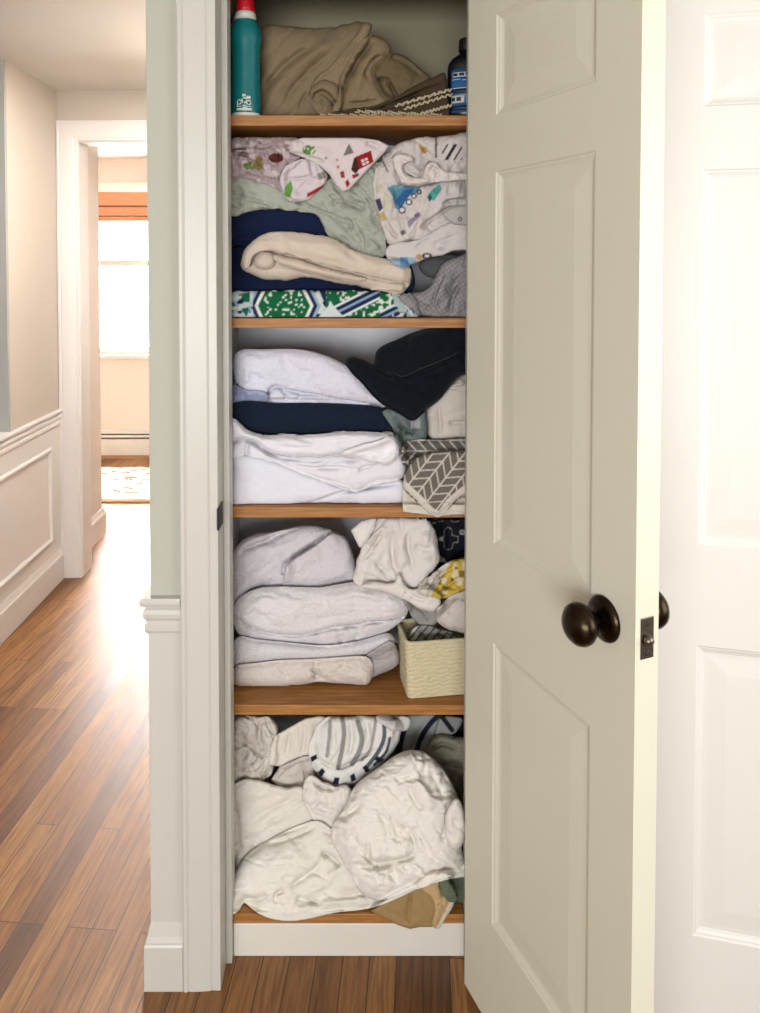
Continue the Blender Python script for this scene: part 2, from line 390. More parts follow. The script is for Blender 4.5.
D1 = empty('door_1', (.2135, 1.470, .022), math.radians(-67.3))
struct(D1, 'white panelled linen closet door standing open with dark round knob', 'door')
W1, T1 = .465, .043
link('door_panel', door_slab(W1, 2.03, T1, [(.099, .372, .208, .755), (.099, .372, .944, 1.642), (.099, .372, 1.745, 1.93)]), M['door'], D1)
def knob_set(parent, x, z, y, out):
    """rose with stepped dome, neck, and egg-shaped knob; out = -1 towards -y, +1 towards +y"""
    Rm = Matrix.Translation((x, y, z)) @ Matrix.Rotation(PI / 2 if out < 0 else -PI / 2, 4, 'X')
    bm = bmesh.new(); lathe(bm, [(0, 0), (.0335, 0), (.0342, .002), (.0335, .0045), (.030, .008), (.024, .0105), (.017, .0125), (.0125, .016), (0, .016)], Rm)
    rose = link('knob_rose', bm, M['bronze'], parent, True)
    bm = bmesh.new(); lathe(bm, [(0, .012), (.011, .012), (.0095, .020), (.010, .026), (.018, .029), (.026, .034), (.0305, .041), (.0315, .048), (.029, .056), (.022, .063), (.012, .067), (0, .068)], Rm)
    link('knob', bm, M['bronze'], parent, True)
knob_set(D1, .402, .936, 0, -1)
knob_set(D1, .402, .936, T1, 1)
bm = boxes((W1 - .0015, W1 + .0012, .0095, .0335, .902, .962), bevel=.0008)
lp = link('latch_plate', bm, M['steel'], D1)
bm = bmesh.new(); lathe(bm, [(0, 0), (.0078, 0), (.0078, .004), (.006, .0085), (.003, .010), (0, .0102)], Matrix.Translation((W1 + .001, .0205, .930)) @ Matrix.Rotation(PI / 2, 4, 'Y'), 24)
link('latch_bolt', bm, M['steel'], lp, True)
for zz in (.910, .953):
    bm = bmesh.new(); lathe(bm, [(0, 0), (.0036, 0), (.0036, .0008), (.0022, .0016), (.0008, .0013), (0, .0008)], Matrix.Translation((W1 + .001, .0215, zz)) @ Matrix.Rotation(PI / 2, 4, 'Y'), 16)
    link('latch_screw', bm, M['dark'], lp, True)
for zz in (.25, 1.0, 1.78):
    bm = bmesh.new(); lathe(bm, [(0, -.042), (.003, -.042), (.0052, -.038), (.0052, .038), (.003, .042), (0, .042)], Matrix.Translation((-.004, T1 - .001, zz)), 16)
    link('hinge', bm, M['bronze'], D1, True)

D2 = empty('door_2', (.545, 1.396, .022), math.radians(-13.2))
struct(D2, 'bright white six panel door right of the open closet door', 'door')
s = .092
link('door_panel', door_slab(.72, 2.03, .035, [(x0, x1, z0, z1) for x0, x1 in ((s, .32), (.40, .628)) for z0, z1 in ((.189, .751), (.942, 1.645), (1.760, 1.93))]), M['doorwhite'], D2)
knob_set(D2, .655, .936, 0, -1)

# ------------------------------------------------------------------ hall and end room things
sw = empty('light_switch', (LX - .005, 3.83, 0))
sx, sz = at(92, 328, 3.83)
tag(sw, 'small white light switch on the passage wall', 'light switch')
link('switch_plate', boxes((0, .006, -.035, .035, sz - .057, sz + .057), bevel=.002), M['plate'], sw)
link('toggle', boxes((.005, .014, -.006, .006, sz - .012, sz + .012), bevel=.002), M['plate'], sw)

w1 = empty('window_1', (0, FY, 0)); struct(w1, 'bright white sash window in the end room', 'window')
c = .055
bm = boxes((WX0 - .07, WX0, -.02, .01, WZ0 - .02, WZ1 + .07), (WX1, WX1 + .07, -.02, .01, WZ0 - .02, WZ1 + .07), (WX0, WX1, -.02, .01, WZ1, WZ1 + .07), bevel=.003)
link('window_casing', bm, M['sash'], w1)
link('window_sill', boxes((WX0 - .09, WX1 + .09, -.05, .02, WZ0 - .03, WZ0), bevel=.004), M['sash'], w1)
bm = boxes((WX0, WX1, .02, .06, WZ0, WZ0 + c), (WX0, WX1, .02, .06, 1.48, 1.53), (WX0, WX1, .02, .06, WZ1 - c, WZ1), (WX0, WX0 + c, .02, .06, WZ0, WZ1), (WX1 - c, WX1, .02, .06, WZ0, WZ1), bevel=.003)
sash = link('window_sash', bm, M['sash'], w1)
link('window_pane', boxes((WX0 + .02, WX1 - .02, .036, .040, WZ0 + .02, WZ1 - .02)), M['glass'], sash)

bl = empty('roman_shade', (0, FY, 0)); tag(bl, 'orange bamboo roman shade pulled up at the end room window', 'window shade')
def slatted(y, z0, z1, n):
    bm = bmesh.new()
    box(bm, WX0 - .03, WX1 + .03, y + .006, y + .016, z0 + .002, z1 - .002)
    for i in range(n):
        a = z0 + (z1 - z0) * i / n; b = z0 + (z1 - z0) * (i + 1) / n
        box(bm, WX0 - .03, WX1 + .03, y, y + .012, a, b - .0015, bevel=.002)
    return bm
link('shade_valance', slatted(-.060, 1.938, 2.048, 7), M['bamboo'], bl)
link('shade_fold', slatted(-.072, 1.862, 1.932, 4), M['bamboo'], bl)
link('shade_fold', slatted(-.062, 1.822, 1.856, 2), M['bamboo'], bl)
bm = bmesh.new()
for z in (1.935, 1.859): tube(bm, [(WX0 - .03, -.076, z), (WX1 + .03, -.076, z)], .0075, 6)
link('shade_rod', bm, M['bamboodark'], bl, True)

h = empty('baseboard_heater', (-1.5, FY, 0)); tag(h, 'long white baseboard heater with dark slots under the far window', 'heater')
link('heater_cover', boxes((-1.4, 1.2, -.060, -.002, .030, .150), (-1.4, 1.2, -.045, -.002, .164, .178), (-1.4, 1.2, -.030, -.002, .190, .215), bevel=.003), M['heater'], h)
link('heater_slot', boxes((-1.4, 1.2, -.040, -.002, .150, .164), (-1.4, 1.2, -.028, -.002, .178, .190)), M['slot'], h)
link('heater_foot', boxes((-1.4, 1.2, -.050, -.002, 0, .030)), M['heaterfoot'], h)

rg = empty('shag_rug', (-1.7, 4.95, 0)); tag(rg, 'cream shaggy rug with grey dashes on the end room floor', 'rug')
bm = bmesh.new(); nx, ny = 60, 40
gv = [[bm.verts.new((-.75 + 1.7 * i / nx, -.34 + .72 * j / ny, .018 + random.random() * .010)) for j in range(ny + 1)] for i in range(nx + 1)]
for i in range(nx):
    for j in range(ny): bm.faces.new((gv[i][j], gv[i + 1][j], gv[i + 1][j + 1], gv[i][j + 1]))
r = bmesh.ops.extrude_face_region(bm, geom=list(bm.faces))
for e in r['geom']:
    if isinstance(e, bmesh.types.BMVert): e.co.z = .002
link('rug_pile', bm, M['rug'], rg, True)
bm = bmesh.new()
for k in range(90):
    x, y = random.uniform(-.7, .9), random.uniform(-.3, .34); l = random.uniform(.03, .09)
    tube(bm, [(x, y, .029), (x + l * .5, y + random.uniform(-.01, .01), .032), (x + l, y + random.uniform(-.015, .015), .029)], .005, 5)
o = link('rug_dashes', bm, M['rugdash'], rg, True); o['kind'] = 'stuff'
link('rug_binding', boxes((-.75, .95, -.365, -.34, 0, .014), bevel=.003), M['rugedge'], rg)

# ------------------------------------------------------------------ closet shelves
SHF = 1.590                      # front edge of the shelf boards
SHZ = {1: at(300, 116, 1.6)[1], 2: at(300, 318, 1.6)[1], 3: at(300, 506, 1.6)[1], 4: at(300, 703, 1.6)[1], 5: .092}
SHT = {1: .022, 2: .021, 3: .023, 4: .022, 5: .020}
SLAB = {1: 'topmost wooden shelf board under the tan bedding and teal bottle', 2: 'second wooden shelf board from the top under the patterned cotton sheets',
        3: 'third wooden shelf board from the top under the white folded linens', 4: 'fourth wooden shelf board from the top under the cream basket', 5: 'lowest wooden shelf board just above the white kick board'}
for k in range(1, 6):
    z = float(SHZ[k]); SHZ[k] = z
    y0 = 1.5535 if k == 5 else SHF + .002
    x0, x1 = (JX0 + .0135, JX1 - .0135) if k == 5 else (-.3055, .3345)
    bm = boxes((x0, x1, y0, 1.592 if k == 5 else 1.858, z - SHT[k], z), bevel=.0015)
    if k == 5: box(bm, -.3055, .3345, 1.592, 1.858, z - SHT[k], z)
    o = link('closet_shelf', bm, M['ply'], origin=(0, y0, z - SHT[k])); tag(o, SLAB[k], 'shelf', 'wooden closet shelves')

# ------------------------------------------------------------------ cloth builder
def noise2(x, y, seed):
    def h(i, j):
        v = np.sin(i * 127.1 + j * 311.7 + seed * 74.7) * 43758.5453
        return v - np.floor(v)
    xi, yi = np.floor(x), np.floor(y); fx, fy = x - xi, y - yi
    fx = fx * fx * fx * (fx * (fx * 6 - 15) + 10); fy = fy * fy * fy * (fy * (fy * 6 - 15) + 10)
    a = h(xi, yi) * (1 - fx) + h(xi + 1, yi) * fx; b = h(xi, yi + 1) * (1 - fx) + h(xi + 1, yi + 1) * fx
    return (a * (1 - fy) + b * fy) * 2 - 1

def fbm(x, y, seed, o=3):
    r = np.zeros_like(x); a = 1
    for k in range(o):
        r += a * noise2(x * 2 ** k, y * 2 ** k, seed + k * 13); a *= .5
    return r

def spline(pts, closed=True, step=2.0):
    P_ = np.array(pts, float); n = len(P_); out = []
    rng = range(n) if closed else range(n - 1)
    for i in rng:
        if closed: p0, p1, p2, p3 = P_[(i - 1) % n], P_[i], P_[(i + 1) % n], P_[(i + 2) % n]
        else: p0, p1, p2, p3 = P_[max(i - 1, 0)], P_[i], P_[i + 1], P_[min(i + 2, n - 1)]
        L_ = np.linalg.norm(p2 - p1); m = max(2, int(L_ / step))
        t1 = (p2 - p0) * .5; t2 = (p3 - p1) * .5
        for T_, q in ((t1, p0), (t2, p3)):                      # keep tangents no longer than the chord
            l = np.linalg.norm(T_)
            if l > L_: T_ *= L_ / l
        t = np.linspace(0, 1, m, endpoint=False)[:, None]
        out.append((2 * t ** 3 - 3 * t ** 2 + 1) * p1 + (t ** 3 - 2 * t ** 2 + t) * t1 + (-2 * t ** 3 + 3 * t ** 2) * p2 + (t ** 3 - t ** 2) * t2)
    r = np.concatenate(out)
    return r if closed else np.vstack([r, P_[-1]])

def inside(x, y, poly):
    r = np.zeros(x.shape, bool); n = len(poly)
    for i in range(n):
        x0, y0 = poly[i]; x1, y1 = poly[(i + 1) % n]
        if y0 == y1: continue
        c_ = ((y0 > y) != (y1 > y)) & (x < (x1 - x0) * (y - y0) / (y1 - y0) + x0)
        r ^= c_
    return r

def near(x, y, line, closed):
    """distance, nearest point, signed side and arc fraction of points to a polyline"""
    best = np.full(x.shape, 1e9); bx = np.zeros_like(x); by = np.zeros_like(x); sg = np.ones_like(x); fr = np.zeros_like(x)
    n = len(line); seg = n if closed else n - 1
    for i in range(seg):
        a = line[i]; d = line[(i + 1) % n] - a; l2 = d @ d
        if l2 < 1e-9: continue
        t = np.clip(((x - a[0]) * d[0] + (y - a[1]) * d[1]) / l2, 0, 1)
        qx, qy = a[0] + t * d[0], a[1] + t * d[1]; dd = (x - qx) ** 2 + (y - qy) ** 2
        m = dd < best
        best[m] = dd[m]; bx[m] = qx[m]; by[m] = qy[m]; fr[m] = ((i + t) / seg)[m]
        sg[m] = np.sign(d[0] * (y - a[1]) - d[1] * (x - a[0]))[m]
    return np.sqrt(best), bx, by, sg, fr

BUF = np.full((320, 1000), 1.852)         # nearest cloth surface so far along each line of sight into the closet

def item(name, label, cat, poly, Y0, col, T=.020, R=13, Tb=.10, kb=1.2, cr=(), wr=None, fine=None, paint=None, shelf=None, group=None, mat='smooth', step=1.12, over=False, parent=None, grow=1.0, front_min=1.50, drape=False, lean=0.0, straight=False):
    if drape: T, R = min(T, .008), min(R, 4.0)
    poly = [(x if x < 465.5 else max(x, 486 + 3 * math.sin(y * .7)), y) for x, y in poly]
    out = spline(poly, True, 2.5) if not straight else np.concatenate([np.array(p_) + (np.array(q_) - np.array(p_)) * np.linspace(0, 1, 7)[:-1, None] for p_, q_ in zip(poly, poly[1:] + poly[:1])])
    tg = np.roll(out, -1, 0) - np.roll(out, 1, 0); nl = np.stack([tg[:, 1], -tg[:, 0]], 1) / (np.linalg.norm(tg, axis=1)[:, None] + 1e-9)
    area_ = np.sum(out[:, 0] * np.roll(out[:, 1], -1) - np.roll(out[:, 0], -1) * out[:, 1])
    jit = 0.0 if (straight or mat == 'terry' or over) else .9
    out = out + nl * ((grow + jit * fbm(out[:, 0] / 7.0, out[:, 1] / 7.0, len(name) * 1.7, 2)) * (1 if area_ > 0 else -1))[:, None]
    x0, y0 = out.min(0) - step; x1, y1 = out.max(0) + step
    gx = np.arange(x0, x1 + step, step); gy = np.arange(y0, y1 + step, step)
    X, Y = np.meshgrid(gx, gy, indexing='ij')
    ins = inside(X, Y, out)
    cell = ins[:-1, :-1] | ins[1:, :-1] | ins[:-1, 1:] | ins[1:, 1:]
    use = np.zeros_like(ins)
    use[:-1, :-1] |= cell; use[1:, :-1] |= cell; use[:-1, 1:] |= cell; use[1:, 1:] |= cell
    idx = -np.ones(X.shape, int); idx[use] = np.arange(use.sum())
    px, py = X[use], Y[use]; ii = ins[use]
    d, bx, by, _, _ = near(px, py, out, True)
    px = np.where(ii, px, bx); py = np.where(ii, py, by); d = np.where(ii, d, 0)
    q = np.clip(d / R, 0, 1)
    Yb = Y0 + lean * (out[:, 1].max() - py)
    fr = Yb - T * np.sqrt(np.clip(1 - (1 - q) ** 2, 0, 1))
    edge = np.clip(d / 3.0, 0, 1)
    if wr:
        for amp, sc, ang, st in (wr if isinstance(wr[0], (tuple, list)) else [wr]):
            ca, sa = math.cos(math.radians(ang)), math.sin(math.radians(ang))
            u = (px * ca + py * sa) / (sc * st); v = (-px * sa + py * ca) / sc
            w = fbm(u + .6 * noise2(u * .7, v * .7, 5), v + .6 * noise2(u * .7 + 9, v * .7, 8), len(name) + sc + poly[0][1])
            fr -= amp * 1.5 * edge * (.55 * w + .9 * (.35 - np.abs(w)))
    for c_ in cr:
        kind, pts, amp, w = c_[:4]
        amp *= {'v': 2.3, 'r': 1.5}.get(kind, 2.0)
        ln = spline(pts, False, 3)
        dd, _, _, sg, ft = near(px, py, ln, False)
        en = np.clip(np.minimum(ft, 1 - ft) / .28, 0, 1); ends = en * en * (3 - 2 * en) if len(c_) < 5 else np.ones_like(ft)
        ends = ends * (.78 + .35 * noise2(px / 9, py / 9, 71))
        if kind == 'v': fr += amp * edge * ends * (.55 * np.exp(-(dd / (w * .7)) ** 2) + np.where(sg > 0, .55 * np.exp(-dd / (w * 3.2)), .55 * np.exp(-(dd / (w * .8)) ** 2)))
        elif kind == 'r': fr -= amp * edge * ends * np.exp(-(dd / w) ** 2)
        else:                                                    # 's': left of the line lies on top, 't': right of it
            side = sg if kind == 't' else -sg
            lip = np.sqrt(np.clip(1 - (1 - np.clip(dd / 3.0, 0, 1)) ** 2, 0, 1))
            fr -= np.where(side > 0, amp * lip * np.exp(-dd / w), 0) * edge * ends
            fr += np.where(side <= 0, amp * .55 * np.exp(-(dd / 2.2) ** 2), amp * .55 * np.exp(-(dd / 1.2) ** 2)) * edge * ends
    sc_m = Y0 / F
    bk = Yb + .003 + np.minimum(kb * d * sc_m, Tb)
    fr0, bk0 = np.maximum(fr, front_min), bk
    edgev = (d <= 0); zmin = SHZ[shelf] + .0015 if (shelf and not over) else -9
    zmax = SHZ[shelf - 1] - SHT[shelf - 1] - .002 if (shelf and shelf > 1) else 9
    def place(Yd):
        u = (px - PX) / F; v = (py - PY) / F
        s_ = Yd / (math.cos(TILT) - v * math.sin(TILT))
        return np.clip(u * s_, -.3035, .3325), np.clip(EYE + (-math.sin(TILT) - v * math.cos(TILT)) * s_, zmin, zmax)
    ci = np.clip(px - 210, 1, 317).astype(int); ck = np.clip(py + 30, 1, 997).astype(int)
    lim = np.minimum.reduce([BUF[ci + a, ck + b] for a in (-1, 0, 1) for b in (-1, 0, 1)])
    if over:
        sf = (1.5535 if shelf == 5 else SHF) - .0015
        lim = np.where(place(sf)[1] < SHZ[shelf] + .007, np.minimum(lim, sf + .003), lim)
        slope_ = (place(2.0)[1] - EYE) / 2.0
        lim = np.minimum(lim, np.maximum((SHZ[shelf] + .002 - EYE) / np.minimum(slope_, -1e-4), sf + .003) + .002)
    G = np.full(X.shape, 9.0); G[use] = lim; S = G.copy(); m = use.astype(float)
    den = np.maximum(sum(np.roll(m, (p, r), (0, 1)) for p in (-1, 0, 1) for r in (-1, 0, 1)), 1)
    for _k in range(16):                                         # ease the drape over steps instead of tearing
        S = np.minimum(G, sum(np.roll(S * m, (p, r), (0, 1)) for p in (-1, 0, 1) for r in (-1, 0, 1)) / den)
        S = np.where(use, S, 9.0)
    lim = S[use]; lip4 = np.sqrt(np.clip(1 - (1 - np.clip(d / 5.0, 0, 1)) ** 2, 0, 1))
    fr = np.maximum(np.minimum(fr0, lim - .006 - (.011 if parent is not None else .005) * lip4 + np.minimum(fr0 - Yb + T, .006)), front_min); fr = np.minimum(fr, lim - .006); eY = np.minimum(Yb, lim - .005)
    bk = np.maximum(np.minimum(bk0, lim - .004), fr + .001)
    fr = np.where(edgev, eY, fr); bk = np.where(edgev, eY, bk)
    wx, wz = place(fr); wxb, wzb = place(bk)
    for a, b in ((0, 0), (1, 0), (0, 1), (1, 1)): np.minimum.at(BUF, (ci + a, ck + b), fr)
    n = len(px)
    # back vertices only where the sheet has an inside
    bid = np.arange(n); nb = np.where(~edgev)[0]; bid[nb] = n + np.arange(len(nb))
    org = np.array([wx.mean(), Y0, wz.min()])
    V = np.concatenate([np.stack([wx, fr, wz], 1), np.stack([wxb[nb], bk[nb], wzb[nb]], 1)]) - org
    I, J = np.where(cell)
    a, b, c2, d2 = idx[I, J], idx[I + 1, J], idx[I + 1, J + 1], idx[I, J + 1]
    Ff = np.stack([d2, c2, b, a], 1); Fb = np.stack([bid[a], bid[b], bid[c2], bid[d2]], 1)
    Fall = np.concatenate([Ff, Fb])
    me = bpy.data.meshes.new(name); me.from_pydata(V.tolist(), [], Fall.tolist())
    PXY = np.concatenate([np.stack([px, py], 1), np.stack([px[nb], py[nb]], 1)])
    dye = lambda c_: np.array([*[min(.88, q_ * 1.14) for q_ in lin(c_)], 1.0])
    C = np.tile(dye(col), (len(V), 1))
    if paint:
        for fn, colr in paint:
            pl_ = None if callable(fn) else np.array(fn, float)
            k = 0
            for ox, oy in ((.32, .14), (-.14, .32), (-.32, -.14), (.14, -.32)):
                qx, qy = PXY[:, 0] + ox * step, PXY[:, 1] + oy * step
                k = k + .25 * np.asarray(fn(qx, qy) if pl_ is None else inside(qx, qy, pl_), float)
            k = np.clip(k, 0, 1)[:, None]
            C = C * (1 - k) + dye(colr) * k
    ca_ = me.color_attributes.new('Col', 'FLOAT_COLOR', 'POINT'); ca_.data.foreach_set('color', C.astype(np.float32).ravel())
    uv = me.uv_layers.new(name='UVMap'); li = np.zeros(len(me.loops), int); me.loops.foreach_get('vertex_index', li)
    uv.data.foreach_set('uv', (PXY[li] / 100.0).astype(np.float32).ravel())
    me.materials.append(M[mat]); me.polygons.foreach_set('use_smooth', np.ones(len(me.polygons), bool))
    me.update()
    o = bpy.data.objects.new(name, me); COL.objects.link(o); o.location = org
    if parent is None: tag(o, label, cat, group)
    else:
        o.parent = parent; o.location = Vector(org) - parent.location
    return o

# ================================================================== SHELF 1
it = item
WRN = (.004, 16, 0, 1.6)
it('bedding_bundle', 'large rolled tan bedding bundle behind the teal bottle', 'bedding',
   [(256, 116), (257, 85), (256, 45), (261, 29), (280, 26), (305, 29), (330, 29), (350, 24), (364, 22.5), (371, 25), (369, 32), (361, 44), (352, 57), (346, 68), (340, 84), (339, 101), (334, 109), (322, 115), (300, 118), (275, 118)],
   1.70, (136, 120, 94), T=.035, R=22, Tb=.2, kb=1.6, shelf=1, wr=(.0025, 14, -45, 3),
   cr=[('r', [(270, 110), (276, 90), (292, 70), (318, 50), (345, 34)], .010, 7), ('v', [(262, 100), (270, 82), (290, 62), (318, 42)], .008, 6), ('v', [(285, 110), (290, 92), (304, 76), (330, 52)], .006, 4),
       ('v', [(300, 112), (303, 100), (310, 92)], .005, 3)])
it('turned_edge', None, None, [(311, 88), (316, 79), (332, 66), (346, 50), (357, 36), (364, 24), (371, 25), (369, 33), (359, 47), (351, 60), (343, 74), (338, 87), (328, 82), (318, 83)], 1.662, (140, 124, 98), parent=bpy.data.objects['bedding_bundle'], T=.014, R=6, Tb=.01, shelf=1, wr=(.002, 12, -50, 3), cr=[('v', [(318, 82), (334, 68), (348, 52), (362, 34)], .005, 2.4)])
it('rolled_end', None, None, [(311, 92), (316, 85), (326, 81), (335, 85), (340, 95), (338, 106), (332, 113), (322, 115), (316, 112), (312, 102)], 1.65, (134, 118, 92), parent=bpy.data.objects['bedding_bundle'], T=.018, R=8, Tb=.01, shelf=1, cr=[('v', [(316, 95), (322, 92), (329, 97), (335, 104)], .022, 3, 1), ('v', [(322, 97), (322, 105), (320, 112)], .008, 2.2)])
it('canvas_throw', 'folded tan canvas cloth leaning right against the rolled tan bundle', 'cloth',
   [(334, 110), (339, 100), (341, 82), (347, 67), (356, 50), (364, 40), (374, 36), (384, 41), (390, 48), (388, 58), (378, 66), (374, 76), (380, 90), (388, 98), (396, 104), (385, 108), (360, 111), (345, 112)],
   1.675, (138, 121, 93), T=.024, R=16, Tb=.14, kb=1.5, shelf=1, wr=(.002, 12, -60, 2),
   cr=[('v', [(342, 98), (348, 80), (358, 62), (370, 45), (378, 38)], .010, 3), ('r', [(352, 100), (358, 82), (368, 62), (380, 46)], .008, 6), ('v', [(345, 104), (362, 103), (380, 100)], .006, 2.4), ('v', [(372, 84), (366, 74), (372, 62), (384, 54)], .006, 3)])
it('canvas_fold', 'darker tan folded cloth sloping down towards the dark blue bottle', 'cloth',
   [(372, 72), (379, 62), (389, 54), (400, 55), (412, 62), (424, 73), (432, 82), (424, 90), (405, 97), (394, 107), (386, 100), (378, 88)],
   1.685, (112, 97, 72), T=.024, R=14, Tb=.14, kb=1.5, shelf=1, wr=(.002, 12, 30, 2),
   cr=[('v', [(378, 80), (386, 79), (392, 88), (396, 96)], .012, 2.2, 1), ('r', [(388, 70), (402, 74), (416, 80)], .006, 5), ('v', [(390, 58), (402, 62), (414, 70), (424, 80)], .006, 3)])
it('knit_throw', 'dark brown throw with an ivory lace edge in front of the tan cloths', 'throw',
   [(312, 119), (330, 114), (350, 110), (372, 107), (392, 100), (408, 90), (425, 82), (438, 76), (444, 74), (445.5, 90), (445.5, 119), (400, 120)],
   1.640, (74, 62, 46), T=.016, R=10, Tb=.07, kb=1.5, drape=True, shelf=1, wr=(.003, 8, -20, 3),
   cr=[('v', [(345, 113), (380, 109), (400, 101), (425, 90), (450, 82)], .010, 2.2), ('t', [(352, 116), (385, 110), (405, 100), (425, 94), (448, 90)], .008, 8)])
lace = bpy.data.objects['knit_throw']
bm = bmesh.new()
for (xa, ya), (xb, yb), yo in (((318, 116), (400, 117), 1.622), ((355, 112), (440, 116), 1.624), ((395, 106), (449, 90), 1.624), ((404, 109), (449, 95), 1.622), ((420, 114), (448, 106), 1.623)):
    for k in range(26):
        t0 = k / 26; x = xa + (xb - xa) * t0; y = ya + (yb - ya) * t0; pts = []
        for q in range(4):
            X_, Z_ = at(x + q * 1.6, y + 1.6 * math.sin(k * 1.9 + q * 2.2) - .4 * q, yo)
            pts.append((float(X_), yo - .002 * math.sin(q * 2 + k), max(float(Z_), SHZ[1] + .002)))
        tube(bm, pts, .0018, 5)
o = link('lace_fringe', bm, M['fringe'], origin=tuple(lace.location)); o.parent = lace; o.location = (0, 0, 0); o['kind'] = 'stuff'; o['label'] = 'ivory lace edging'

def bottle_at(name, label, px_, Y):
    X_, _ = at(px_, 110, Y)
    return tag(empty(name, (float(X_), Y, SHZ[1] + .0005)), label, 'bottle')
tb = bottle_at('cleaner_bottle', 'teal cleaner bottle with a red cap at the left end of the top shelf', 246, 1.624)
bm = bmesh.new()
lathe(bm, [(0, .006), (.029, .006), (.0315, .010), (.0322, .03), (.031, .06), (.0305, .10), (.0308, .135), (.0312, .150), (.034, .165), (.0345, .178), (.032, .192), (.027, .203), (.0235, .209), (.0225, .214), (0, .214)], None, 44, 1, .8)
link('bottle_body', bm, M['teal'], tb, True)
bm = bmesh.new(); lathe(bm, [(0, 0), (.030, 0), (.0315, .003), (.031, .008), (.028, .009), (0, .009)], None, 44, 1, .8); link('bottle_foot', bm, M['wplastic'], tb, True)
bm = bmesh.new(); lathe(bm, [(0, .210), (.0235, .210), (.0225, .222), (.020, .227), (0, .227)], None, 40); link('collar', bm, M['wplastic'], tb, True)
bm = bmesh.new(); lathe(bm, [(0, .226), (.0195, .226), (.0205, .232), (.020, .240), (.0175, .262), (.015, .285), (.011, .305), (.008, .312), (0, .313)], None, 36); link('cap', bm, M['red'], tb, True)
bm = bmesh.new(); tube(bm, [(-.020, .0, .222), (-.029, .0, .218), (-.033, 0, .205), (-.032, 0, .194)], [.004, .006, .006, .004], 10); link('cap_tab', bm, M['gplastic'], tb, True)

def wrap(bm, R_, a0, a1, z0, z1, sy=1.0, n=14, th=.0006):
    """thin curved label hugging a bottle, angles measured from the side that faces -y"""
    g = [[bm.verts.new(((R_ + k) * math.sin(a0 + (a1 - a0) * i / n), -sy * (R_ + k) * math.cos(a0 + (a1 - a0) * i / n), z)) for k in (0, th) for z in (z0, z1)] for i in range(n + 1)]
    for p, q in zip(g, g[1:]):
        bm.faces.new((p[2], q[2], q[3], p[3])); bm.faces.new((p[0], p[1], q[1], q[0])); bm.faces.new((p[0], q[0], q[2], p[2])); bm.faces.new((p[1], p[3], q[3], q[1]))
    bm.faces.new((g[0][0], g[0][2], g[0][3], g[0][1])); bm.faces.new((g[-1][0], g[-1][1], g[-1][3], g[-1][2]))
def ring_mark(bm, R_, ac, zc, r0, r1, sy, gap=0):
    n = 30
    for i in range(n):
        if gap and i % 10 in (8, 9): continue
        q = []
        for rr, k in ((r0, i), (r1, i), (r1, i + 1), (r0, i + 1)):
            t = 2 * PI * k / n + .4; a = ac + rr * math.cos(t) / R_
            q.append(bm.verts.new(((R_ + .0009) * math.sin(a), -sy * (R_ + .0009) * math.cos(a), zc + rr * math.sin(t))))
        bm.faces.new(q)
bm = bmesh.new()
for ac, zc, r in ((-.33, .029, .0058), (.02, .033, .0066), (.30, .028, .0058)): ring_mark(bm, .0323, ac, zc, r * .55, r, .8, 1)
for a0, a1, z0, z1 in ((-.52, .50, .0115, .0165), (-.45, -.2, .019, .0205), (-.1, .1, .021, .0225), (.2, .45, .019, .0205), (.16, .42, .036, .042), (-.12, .10, .041, .046), (-.5, -.42, .019, .03)): wrap(bm, .0325, a0, a1, z0, z1, .8, 8)
link('recycling_mark', bm, M['wlabel'], tb)

bb = bottle_at('dark_bottle', 'dark blue bottle with blue and white label at the right end of the top shelf', 468.5, 1.648)
bm = bmesh.new(); lathe(bm, [(0, 0), (.040, 0), (.0455, .004), (.0465, .012), (.0465, .112), (.045, .122), (.038, .132), (.026, .141), (.0205, .144), (.0205, .150), (0, .150)], None, 48, 1, .72); link('bottle_body', bm, M['brown'], bb, True)
bm = bmesh.new(); lathe(bm, [(0, .149), (.0215, .149), (.0222, .152), (.0222, .172), (.021, .176), (0, .176)], None, 36); link('cap', bm, M['bcap'], bb, True)
bm = bmesh.new(); wrap(bm, .0466, -1.05, 1.05, .012, .104, .72, 26); lb = link('bottle_label', bm, M['blabel'], bb, True)
bm = bmesh.new()
for a0, a1, z0, z1 in ((-.92, .5, .088, .098), (-1.0, -.3, .032, .048), (-.2, .9, .034, .050), (-.95, -.5, .082, .0835), (-.4, .6, .080, .0815), (-.9, .3, .063, .0645)): wrap(bm, .0473, a0, a1, z0, z1, .72, 16)
link('label_white_print', bm, M['wlabel'], bb, True)
bm = bmesh.new()
for a0, a1, z0, z1 in ((-.86, -.62, .090, .096), (-.55, -.3, .090, .096), (-.24, .1, .090, .096), (-1.0, .8, .052, .062), (-.95, -.75, .036, .044), (-.68, -.45, .036, .044), (-1.02, .9, .016, .026)): wrap(bm, .0480, a0, a1, z0, z1, .72, 12)
link('label_dark_print', bm, M['ink'], bb, True)

